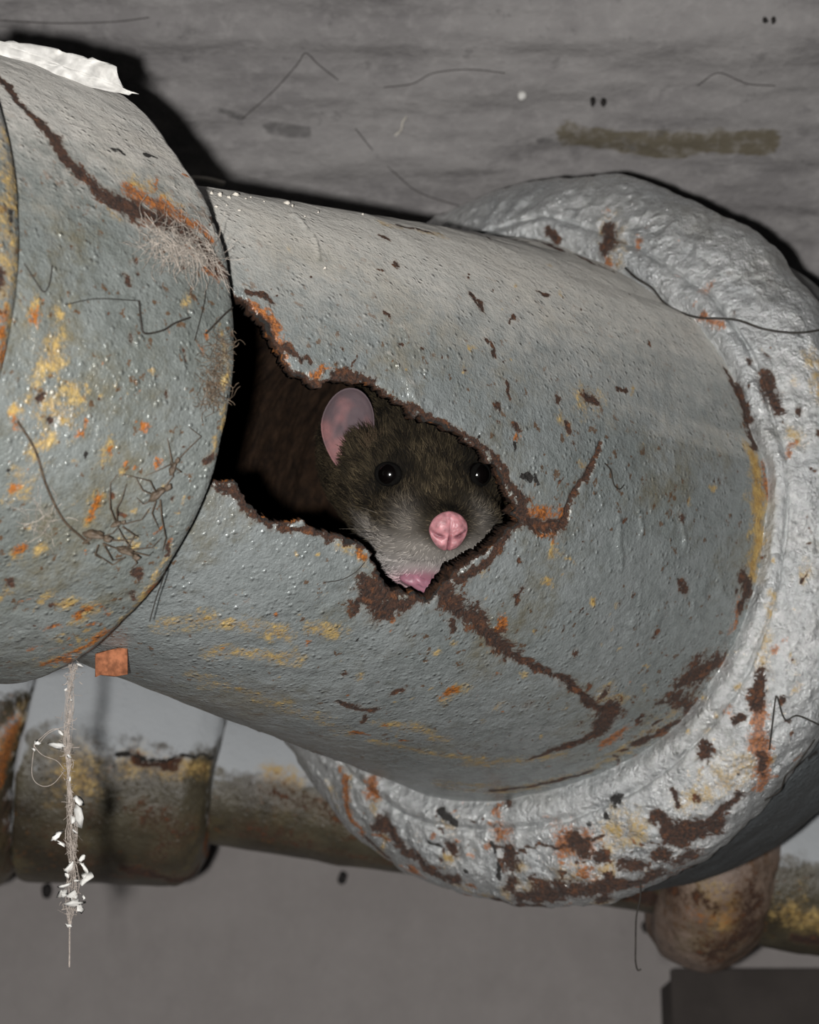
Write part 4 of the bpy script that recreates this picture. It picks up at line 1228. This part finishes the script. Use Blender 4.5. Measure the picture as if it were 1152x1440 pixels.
    pc = np.concatenate([np.array(lin(150, 104, 118)[:3]) * sh, np.ones((len(pos), 1))], 1)
    tag(make_mesh('lower_lip', W(pos), Fl, M['pink'], root, attr={'coat': pc}), 'pink lower lip')
    # ---- whiskers
    for sx in (-1, 1):
        for kk in range(8):
            b0 = np.array([sx * rng.uniform(7.5, 9.5), rng.uniform(-5.5, -0.5), rng.uniform(6.5, 10)])
            dx = np.array([sx * rng.uniform(0.8, 1.0), rng.uniform(-0.35, 0.45), rng.uniform(0.3, 0.8)])
            ln_ = rng.uniform(7, 14); dr = rng.uniform(-2.5, 0.5)
            pts = [b0 + dx * ln_ * t + np.array([0, dr * t * t, 0]) for t in np.linspace(0, 1, 7)]
            pts = np.array(pts); mb = MB(); mb.tube(W(L(pts[:, 0], pts[:, 1], pts[:, 2])), np.linspace(0.09, 0.02, 7) * mm, 4)
            mb.build('whisker', M['whisker'] if kk % 3 else M['web_dark'], root)
    return root


M['lid'] = plain('dark_eyelid', lin(9, 8, 7), 0.9, 0.1)
M['tuft'] = plain('ear_tuft_hair', lin(88, 74, 58), 0.8, 0.2, 2000, 0.4)
M['whisker'] = plain('pale_whisker', lin(120, 112, 100), 0.5, 0.4)
RAT = build_rat()

# ------------------------------------------------------------------ flakes, chips and crumbs
def sheet(name, outline_px, depth_fn, mat, thick, label, cat, crinkle=0.0012, sub=26, seed=1, group=None):
    """a stiff flake with thickness: outline filled by a grid fan, crinkled"""
    out = np.array(outline_px, float)
    # resample outline
    d = np.concatenate([[0], np.cumsum(np.linalg.norm(np.diff(np.vstack([out, out[:1]]), axis=0), axis=1))])
    t = np.linspace(0, d[-1], 72, endpoint=False)
    cl = np.vstack([out, out[:1]])
    ox = np.interp(t, d, cl[:, 0]); oy = np.interp(t, d, cl[:, 1])
    nr = 9
    ctr = out.mean(0)
    V = []
    for r in np.linspace(0.0, 1, nr):
        for x, y in zip(ox, oy):
            u = ctr[0] + (x - ctr[0]) * r; v = ctr[1] + (y - ctr[1]) * r
            p = C(u, v, depth_fn(u, v)); V.append(p)
    V = np.array(V)
    V = V + np.array([0, 0.25, 1.0]) * (fbm(V, 1 / 0.006, 3, seed) * crinkle)[:, None]
    V[-72:] += np.stack([vnoise(V[-72:], 1 / 0.0012, seed + 3), vnoise(V[-72:], 1 / 0.0012, seed + 4), np.zeros(72)], -1) * 0.00035
    m = 72
    I = np.arange(nr * m).reshape(nr, m); J = np.roll(I, -1, 1)
    f = np.stack([I[:-1], J[:-1], J[1:], I[1:]], -1).reshape(-1, 4)
    B = V + np.array([0, 0.0, thick]); N_ = nr * m
    rim = np.stack([I[-1], J[-1], J[-1] + N_, I[-1] + N_], -1)
    o = make_mesh(name, W(np.concatenate([V, B])), np.concatenate([f, f[:, ::-1] + N_, rim]), mat, smooth=False)
    return tag(o, label, cat, group)


kt = COUP.P[COUP.hit(120, 118)][2]
sheet('paint_flake', [(-30, 52), (0, 57), (40, 60), (75, 68), (110, 78), (148, 87), (164, 95), (166, 110), (178, 124), (197, 132), (160, 130), (120, 122), (80, 110), (40, 96), (0, 80), (-30, 72)],
      lambda u, v: kt - 0.010 + (u + 30) * 0.000050, M['white_paint'], 0.0007, 'long white curl of peeling paint on top of the left coupling', 'paint flake', 0.0034, seed=4)

# small square rust chip stuck to the lower edge of the coupling
kd = PIPE.P[PIPE.hit(158, 930)][2]
V = []
o_px = [(134, 919), (150, 914), (168, 911), (179, 912), (180, 948), (162, 951), (140, 949), (134, 952)]
for dz, sc in ((-0.0040, 0.96), (-0.0036, 1.0), (0.0000, 1.0)):
    for (u, v) in o_px:
        V.append(C(157 + (u - 157) * sc, 931 + (v - 931) * sc, kd + dz - 0.0050))
V = np.array(V); V += np.stack([vnoise(V, 900, k) for k in (1, 2, 3)], -1) * 0.0002
F = [(k * 8 + j, k * 8 + (j + 1) % 8, (k + 1) * 8 + (j + 1) % 8, (k + 1) * 8 + j) for k in range(2) for j in range(8)]
V = np.vstack([V, V[:8].mean(0)[None], V[16:].mean(0)[None]]); T = [(24, (j + 1) % 8, j) for j in range(8)] + [(25, 16 + j, 16 + (j + 1) % 8) for j in range(8)]
tag(make_mesh('rust_chip', W(V), [np.array(F), np.array(T)], M['chip'], smooth=False), 'square orange-brown rust chip stuck under the left coupling', 'rust chip')

CR = [(297, 273, 4), (309, 276, 5.5), (322, 279, 3), (331, 276, 4.5), (345, 281, 3), (352, 279, 2.5), (371, 285, 2.5), (404, 287, 5), (411, 291, 3), (456, 378, 3), (318, 290, 2.5), (336, 297, 2.2), (447, 300, 2), (428, 306, 2.4), (510, 303, 2.4), (303, 292, 3)]
for k, (u, v, r) in enumerate(CR):
    mb = MB(); p = PIPE.at(u, v, 0.0003)
    mb.add(*blob(W(p), np.array([r * rng.uniform(.7, 1.3), r * rng.uniform(.5, .9), r * rng.uniform(.4, .8)]) * 0.00013, 20 + k, 0.9, 8, 6))
    tag(mb.build('paint_crumb', M['dust'], smooth=False), 'tiny pale crumb of paint on the dusty top of the holed pipe', 'paint crumb', 'pale crumbs along the top of the holed pipe')

# ------------------------------------------------------------------ marks and threads on ceiling and wall
def thread(name, pts, rad, mat, label, cat='thread', n=24, group=None, wob=0.0):
    p = smooth_path(np.array(pts), n)
    if wob: p = p + np.stack([vnoise(p, 160, k) for k in (1, 2, 3)], -1) * wob
    mb = MB(); mb.tube(p, rad, 5)
    return tag(mb.build(name, mat), label, cat, group)


def lump(name, p, r, mat, label, cat, seed, group=None, rough=0.35):
    mb = MB(); mb.add(*blob(p, r, seed, rough)); return tag(mb.build(name, mat), label, cat, group)


lump('paint_drop', on_ceiling(734, 132, 0.001), np.array([7, 5, 7]) * 0.00021, M['white_paint'], 'bright white round paint drop on the concrete ceiling', 'paint drop', 3, rough=0.12)
for k, (u, v, a, b, lb) in enumerate([(834, 141, 4.5, 9, 'black oval speck on the ceiling above the olive stain, left of its pair'), (849, 142, 4.5, 8, 'black oval speck on the ceiling above the olive stain, right of its pair'),
                                      (1076, 27, 4, 6, 'black speck near the top right corner of the ceiling, left of its pair'), (1088, 27, 4, 6, 'black speck near the top right corner of the ceiling, right of its pair')]):
    lump('speck', on_ceiling(u, v, 0.0004), np.array([a, 2.5, b]) * 0.00020, M['specks'], lb, 'speck', 40 + k, 'black specks on the ceiling')
for k, (u, v, r, lb) in enumerate([(908, 1303, 6, 'dark dot on the plaster wall beside the hanging thread'), (482, 1234, 7, 'dark dot on the wall just under the back pipe'), (66, 1252, 9, 'dark dot on the wall left of the hanging cobweb')]):
    lump('speck', on_wall(u, v, 0.001), np.array([r, 4, r * 1.3]) * 0.00028, M['specks'], lb, 'speck', 50 + k, 'dark dots on the plaster wall')
cl = lambda pts, lift=0.0012: [on_ceiling(u, v, lift) for u, v in pts]
thread('ceiling_hair', cl([(340, 165), (385, 125), (418, 88), (430, 72), (448, 88), (476, 110)]), 0.00016, M['ceil_hair'], 'dark bent hair forming a peak on the ceiling', 'hair')
thread('ceiling_hair', cl([(500, 178), (530, 215), (555, 240), (590, 268), (650, 288)]), 0.00016, M['ceil_hair'], 'dark hair running down to the pipe top on the ceiling', 'hair')
thread('ceiling_hair', cl([(540, 120), (580, 115), (610, 100), (660, 95), (710, 100)]), 0.00016, M['ceil_hair'], 'faint wavy dark hair level with the white paint drop', 'hair')
thread('ceiling_hair', cl([(980, 118), (1010, 100), (1050, 115), (1090, 118)]), 0.00016, M['ceil_hair'], 'short dark hair on the ceiling above the olive stain', 'hair')
thread('ceiling_hair', cl([(0, 26), (80, 30), (160, 28), (210, 22)]), 0.00016, M['ceil_hair'], 'faint level dark hair at the top left of the ceiling', 'hair')
thread('lint_thread', cl([(556, 186), (564, 178), (566, 168), (571, 160)], 0.002), 0.0003, M['dust'], 'short pale lint thread on the ceiling above the pipe', 'thread')
thread('lint_thread', [on_ceiling(u, v, l) for u, v, l in ((258, 212, 0.02), (275, 202, 0.02), (295, 203, 0.02), (322, 210, 0.02))], np.linspace(0.0003, 0.0009, 24), M['dust'], 'pale lint thread hanging beside the top of the left coupling', 'thread')

fl_ = lambda pts, lift=0.001: [W(FLANGE.at(u, v, lift)) for u, v in pts]
pl_ = lambda pts, lift=0.0008: [W(PIPE.at(u, v, lift)) for u, v in pts]
cp_ = lambda pts, lift=0.0008: [W(COUP.at(u, v, lift)) for u, v in pts]
pts = pl_([(870, 378), (890, 398), (912, 412)], 0.0015) + fl_([(944, 428), (985, 445), (1030, 458), (1075, 468), (1115, 474), (1150, 470)], 0.0022)
thread('wire_hair', pts, 0.00030, M['web_dark'], 'long dark strand curving across the upper right of the flange', 'hair', 40)
thread('wire_hair', fl_([(1081, 1052), (1086, 1015), (1090, 985), (1093, 980), (1103, 1010), (1120, 1005), (1150, 1018)]), 0.00022, M['web_dark'], 'kinked black hair on the lower right of the flange', 'hair', 40)
thread('wire_hair', pl_([(847, 652), (855, 662), (860, 682), (868, 688), (874, 682)]), 0.00014, M['web_dark'], 'small hooked black hair beside the upper crack in the pipe', 'hair')
thread('wire_hair', pl_([(455, 818), (480, 814), (500, 803), (512, 790)], 0.0003), 0.00010, M['web_dark'], 'hairline crack strand left of the chipped notch', 'hair')
b0 = FLANGE.at(900, 1238, 0.0006)
thread('hanging_thread', [W(b0), W(b0 + np.array([0, -0.004, 0]))] + [W(C(u, v, b0[2])) for u, v in ((895, 1290), (894, 1330), (894, 1352), (897, 1364), (902, 1363))], 0.00022, M['web_dark'], 'thin dark thread with a hooked end hanging below the flange', 'thread', 40)
thread('wire_hair', fl_([(1140, 1035), (1115, 1070), (1100, 1085), (1092, 1105), (1070, 1120)], 0.0015), 0.00022, M['web_dark'], 'crooked black hair along the rim of the flange by the dark fitting', 'hair')

# ------------------------------------------------------------------ cobwebs, lint and dead spiders on the coupling
def fibres(name, surf, px, spread, n, rad, mat, label, cat, seed, lift=(0.0, 0.003), ln=(12, 40), curl=0.6, parent=None):
    r = np.random.default_rng(seed); mb = MB()
    for _ in range(n):
        a = r.uniform(0, 1); k = min(int(a * (len(px) - 1)), len(px) - 2); f = a * (len(px) - 1) - k
        c = np.array(px[k]) * (1 - f) + np.array(px[k + 1]) * f + r.normal(0, 1, 2) * spread
        ang = r.uniform(0, 2 * math.pi); L_ = r.uniform(*ln); pts = []; p = c.copy(); h = r.uniform(*lift)
        for q in range(7):
            pts.append(surf.at(p[0], p[1], 0.0) + np.array([0, 0, -1]) * (h + 0.0004 * math.sin(q * 1.3)))
            ang += r.normal(0, curl); p = p + np.array([math.cos(ang), math.sin(ang)]) * L_ / 6
        mb.tube(smooth_path(np.array(pts), 12), r.uniform(0.6, 1.3) * rad, 4)
    mb.V = [W(v) for v in mb.V]
    o = mb.build(name, mat, parent)
    return tag(o, label, cat) if parent is None else o


fibres('lint_tuft', COUP, [(312, 478), (308, 510), (300, 545), (296, 566)], (6, 8), 190, 0.000045, M['lint'], 'brown tuft of lint caught on the rim of the left coupling', 'lint', 3, (0.0002, 0.003), (12, 36), 0.55)
fibres('cobweb_clump', COUP, [(215, 335), (245, 345), (275, 352), (305, 366)], (7, 10), 230, 0.000045, M['web'], 'pale wispy cobweb clump below the rust streak on the coupling', 'cobweb', 5, (0.0005, 0.004), (20, 60), 0.35)
fibres('cobweb_patch', COUP, [(45, 715), (60, 735), (75, 745)], (8, 12), 26, 0.00004, M['web'], 'small faint cobweb patch at the lower left of the coupling', 'cobweb', 9, (0.0002, 0.001), (20, 50), 0.3)
thread('coupling_hair', cp_([(20, 590), (45, 630), (62, 680), (85, 725), (108, 748), (122, 760)], 0.0012), 0.00022, M['husk'], 'long brown hair leading down to the dead spiders', 'hair', 30)
thread('coupling_hair', cp_([(192, 425), (195, 455), (200, 470), (225, 466), (242, 456), (264, 448)]), 0.00020, M['web_dark'], 'dark bent strand in the middle of the coupling', 'hair', 30)
thread('coupling_hair', cp_([(286, 470), (298, 458), (312, 444), (322, 434)]), 0.0002, M['web_dark'], 'short dark strand reaching the coupling rim above the lint', 'hair')
thread('coupling_hair', cp_([(285, 410), (284, 425), (278, 450), (270, 480)]), 0.00010, M['web_dark'], 'fine dark strand hanging under the cobweb clump', 'hair')
thread('coupling_hair', cp_([(30, 372), (45, 395), (58, 412), (66, 400), (70, 375)]), 0.00012, M['web_dark'], 'thin hooked hair at the left side of the coupling', 'hair')
thread('coupling_hair', cp_([(88, 430), (130, 422), (180, 424), (192, 425)]), 0.00010, M['web_dark'], 'faint level hair left of the dark bent strand', 'hair')
thread('coupling_hair', cp_([(228, 798), (222, 815), (215, 835), (208, 860), (206, 868)], 0.001), 0.00012, M['web_dark'], 'fine strand trailing below the larger dead spider', 'hair')


def spider(body_px, legs, label, size, tilt):
    c = COUP.at(*body_px, 0.0018)
    root = empty('dead_spider', W(COUP.at(*body_px, 0.0)), label, 'spider', 'shrivelled spiders on the coupling')
    ca, sa = math.cos(tilt), math.sin(tilt)
    ax = np.stack([ca * AX_R - sa * AX_U, sa * AX_R + ca * AX_U, -AX_F])
    mb = MB(); mb.add(*blob(W(c), np.array([0.85, 0.34, 0.34]) * size, 61, 0.6, 14, 10, ax)); mb.build('abdomen', M['husk'], root)
    h = c + np.array([ca, -sa, 0]) * size * 1.05
    mb = MB(); mb.add(*blob(W(h), np.array([0.42, 0.26, 0.26]) * size, 66, 0.5, 12, 8, ax)); mb.build('head', M['husk'], root)
    for lg in legs:
        pts = [W(COUP.at(u, v, l)) for u, v, l in lg]
        mb = MB(); mb.tube(np.array(pts), np.linspace(0.00016, 0.00007, len(pts)), 5); mb.build('leg', M['husk'], root)


Lz = 0.0028
spider((128, 745), [[(135, 748, .002), (150, 738, Lz), (165, 735, .001)], [(140, 752, .002), (165, 748, Lz), (190, 752, .001)], [(138, 756, .002), (160, 762, Lz), (186, 764, .001)], [(132, 758, .002), (128, 772, .002), (140, 782, .0008)],
                    [(140, 758, .002), (150, 776, Lz), (172, 780, .001)], [(122, 750, .002), (114, 756, .002), (115, 762, .0006)]], 'dark shrivelled spider, lowest of those on the coupling', 0.0023, 0.25)
spider((172, 768), [[(178, 765, .002), (205, 758, Lz), (224, 752, .001)], [(176, 760, .002), (165, 745, Lz), (160, 732, .001)], [(180, 772, .002), (184, 780, Lz), (181, 795, .001)], [(170, 775, .002), (150, 782, Lz), (128, 772, .001)],
                    [(180, 768, .002), (200, 770, Lz), (212, 772, .001)], [(172, 762, .002), (180, 742, Lz), (195, 748, .001)]], 'pale-bodied dead spider beside the lowest dark one on the coupling', 0.0020, 0.5)
spider((158, 730), [[(156, 726, .002), (146, 705, Lz), (145, 692, Lz), (152, 676, .001), (163, 666, .0006)], [(158, 725, .002), (155, 705, Lz), (162, 692, Lz), (175, 678, .0008)], [(166, 730, .002), (190, 720, Lz), (208, 710, .001)],
                    [(166, 733, .002), (182, 742, Lz), (194, 752, .0008)]], 'small pale dead spider with arched legs on the coupling', 0.0012, -0.3)
spider((215, 690), [[(218, 696, .002), (218, 720, Lz), (224, 745, Lz), (226, 772, .0008)], [(210, 694, .002), (192, 700, Lz), (190, 698, .0006)], [(212, 688, .002), (200, 670, Lz), (170, 665, .0008)], [(220, 685, .002), (232, 664, Lz), (236, 648, .0008)],
                    [(208, 690, .002), (190, 682, Lz), (188, 670, .0008)], [(212, 698, .002), (204, 712, Lz), (222, 742, .0008)]], 'long-legged dead spider, uppermost of those on the coupling', 0.0021, -0.6)
spider((236, 655), [[(236, 648, .0015), (230, 630, .002), (232, 615, .0008)], [(240, 648, .0015), (255, 630, .002), (270, 612, Lz), (262, 600, .0008)], [(234, 650, .0015), (220, 655, .002), (200, 668, .0008)], [(240, 655, .0015), (247, 660, .002), (246, 664, .0006)]],
       'brown spider husk nearest the coupling rim below the lint tuft', 0.0015, -1.1)

# ------------------------------------------------------------------ dusty cobweb rope hanging from the coupling
def build_cobweb_rope():
    top = COUP.at(103, 936, 0.0)
    d = top[2] + 0.002
    root = empty('cobweb_rope', W(top), 'dusty cobweb rope hung with white flakes below the left coupling', 'cobweb')
    r = np.random.default_rng(12)
    path = [(104, 934), (99, 962), (97, 1000), (96, 1040), (96, 1075), (97, 1110), (100, 1140), (101, 1175), (102, 1210), (101, 1250), (99, 1280), (98, 1305), (97, 1360)]
    wid = [9, 6, 8, 7, 4, 4, 7, 10, 9, 12, 6, 1.5, 0.4]
    mb = MB()
    P = np.array(path, float)
    for k in range(20):
        ph = r.uniform(0, 6.28); fr = r.uniform(0.5, 2.2); a = r.uniform(0.2, 1.0)
        i0 = r.integers(0, 4) if k > 12 else 0; i1 = r.integers(8, 12) if k > 4 else 12
        pts = []
        for i in range(i0, i1 + 1):
            o = wid[i] * a * math.sin(ph + fr * i) + r.normal(0, 0.8); z = wid[i] * a * math.cos(ph + fr * i)
            pts.append(W(C(P[i, 0] + o, P[i, 1] + (r.normal(0, 2) if 0 < i < 12 else 0), d + z * 0.00012)))
        mb.tube(smooth_path(np.array(pts), 40), r.uniform(0.00003, 0.00007), 4)
    for k in range(240):   # dust and stray fibres caught along it
        t = r.uniform(0, 10.4); i = int(t); f = t - i
        c = P[i] * (1 - f) + P[i + 1] * f; w_ = wid[i]
        c = c + np.array([r.normal(0, w_ * 0.6), 0])
        an = r.uniform(0, 6.28); L_ = r.uniform(4, 12)
        pts = [W(C(c[0] + math.cos(an) * L_ * q + r.normal(0, 1), c[1] + math.sin(an) * L_ * q + r.normal(0, 1), d + r.normal(0, 0.0006))) for q in (0, .5, 1)]
        mb.tube(np.array(pts), r.uniform(0.00003, 0.00009), 3)
    web = mb.build('web_strands', M['web_thin'], root); web['kind'] = 'stuff'
    mb = MB()
    for pl in ([(95, 1030), (75, 1025), (55, 1040), (48, 1048), (60, 1062), (80, 1070), (92, 1085)], [(48, 1048), (45, 1090), (58, 1105), (75, 1102), (92, 1082)], [(96, 1020), (70, 1030), (56, 1044)]):
        mb.tube(smooth_path(np.array([W(C(u, v, d)) for u, v in pl]), 24), 0.00007, 4)
    mb.build('side_loop', M['web_thin'], root)
    fl = [(81, 1048, 8), (85, 1030, 4), (110, 1125, 6), (108, 1145, 10), (103, 1152, 6), (80, 1175, 7), (86, 1186, 5), (100, 1218, 8), (118, 1219, 6), (121, 1234, 8), (94, 1232, 5), (88, 1258, 8), (92, 1245, 6), (108, 1270, 9), (104, 1260, 6), (112, 1276, 5), (97, 1302, 3), (52, 1044, 3), (48, 1054, 3),
          (106, 1170, 3), (98, 1095, 3), (97, 1064, 3), (112, 935, 4), (107, 1238, 3), (118, 1262, 3), (93, 970, 2.5), (100, 985, 2.5), (116, 1205, 4)]
    for k, (u, v, s) in enumerate(fl):
        mb = MB()
        an = r.uniform(0, 3.14); rr = np.array([s, s * r.uniform(0.5, 0.9), s * 0.3]) * 0.000135
        q1 = r.normal(0, 1, 3); q1 /= np.linalg.norm(q1); q2 = np.cross(q1, r.normal(0, 1, 3)); q2 /= np.linalg.norm(q2)
        q3 = np.cross(q1, q2)
        mb.add(*blob(W(C(u, v, d - 0.0004)), rr * 1.35, 100 + k, 1.0, 7, 5, np.stack([q1, q2, q3])))
        mb.build('dust_flake', M['white_paint'], root, smooth=False)


M['web_thin'] = plain('thin_grey_web', lin(158, 148, 140), 0.8, 0.2, 800, 0.2)
build_cobweb_rope()

for o in bpy.data.objects:
    if '_o' in o: del o['_o']
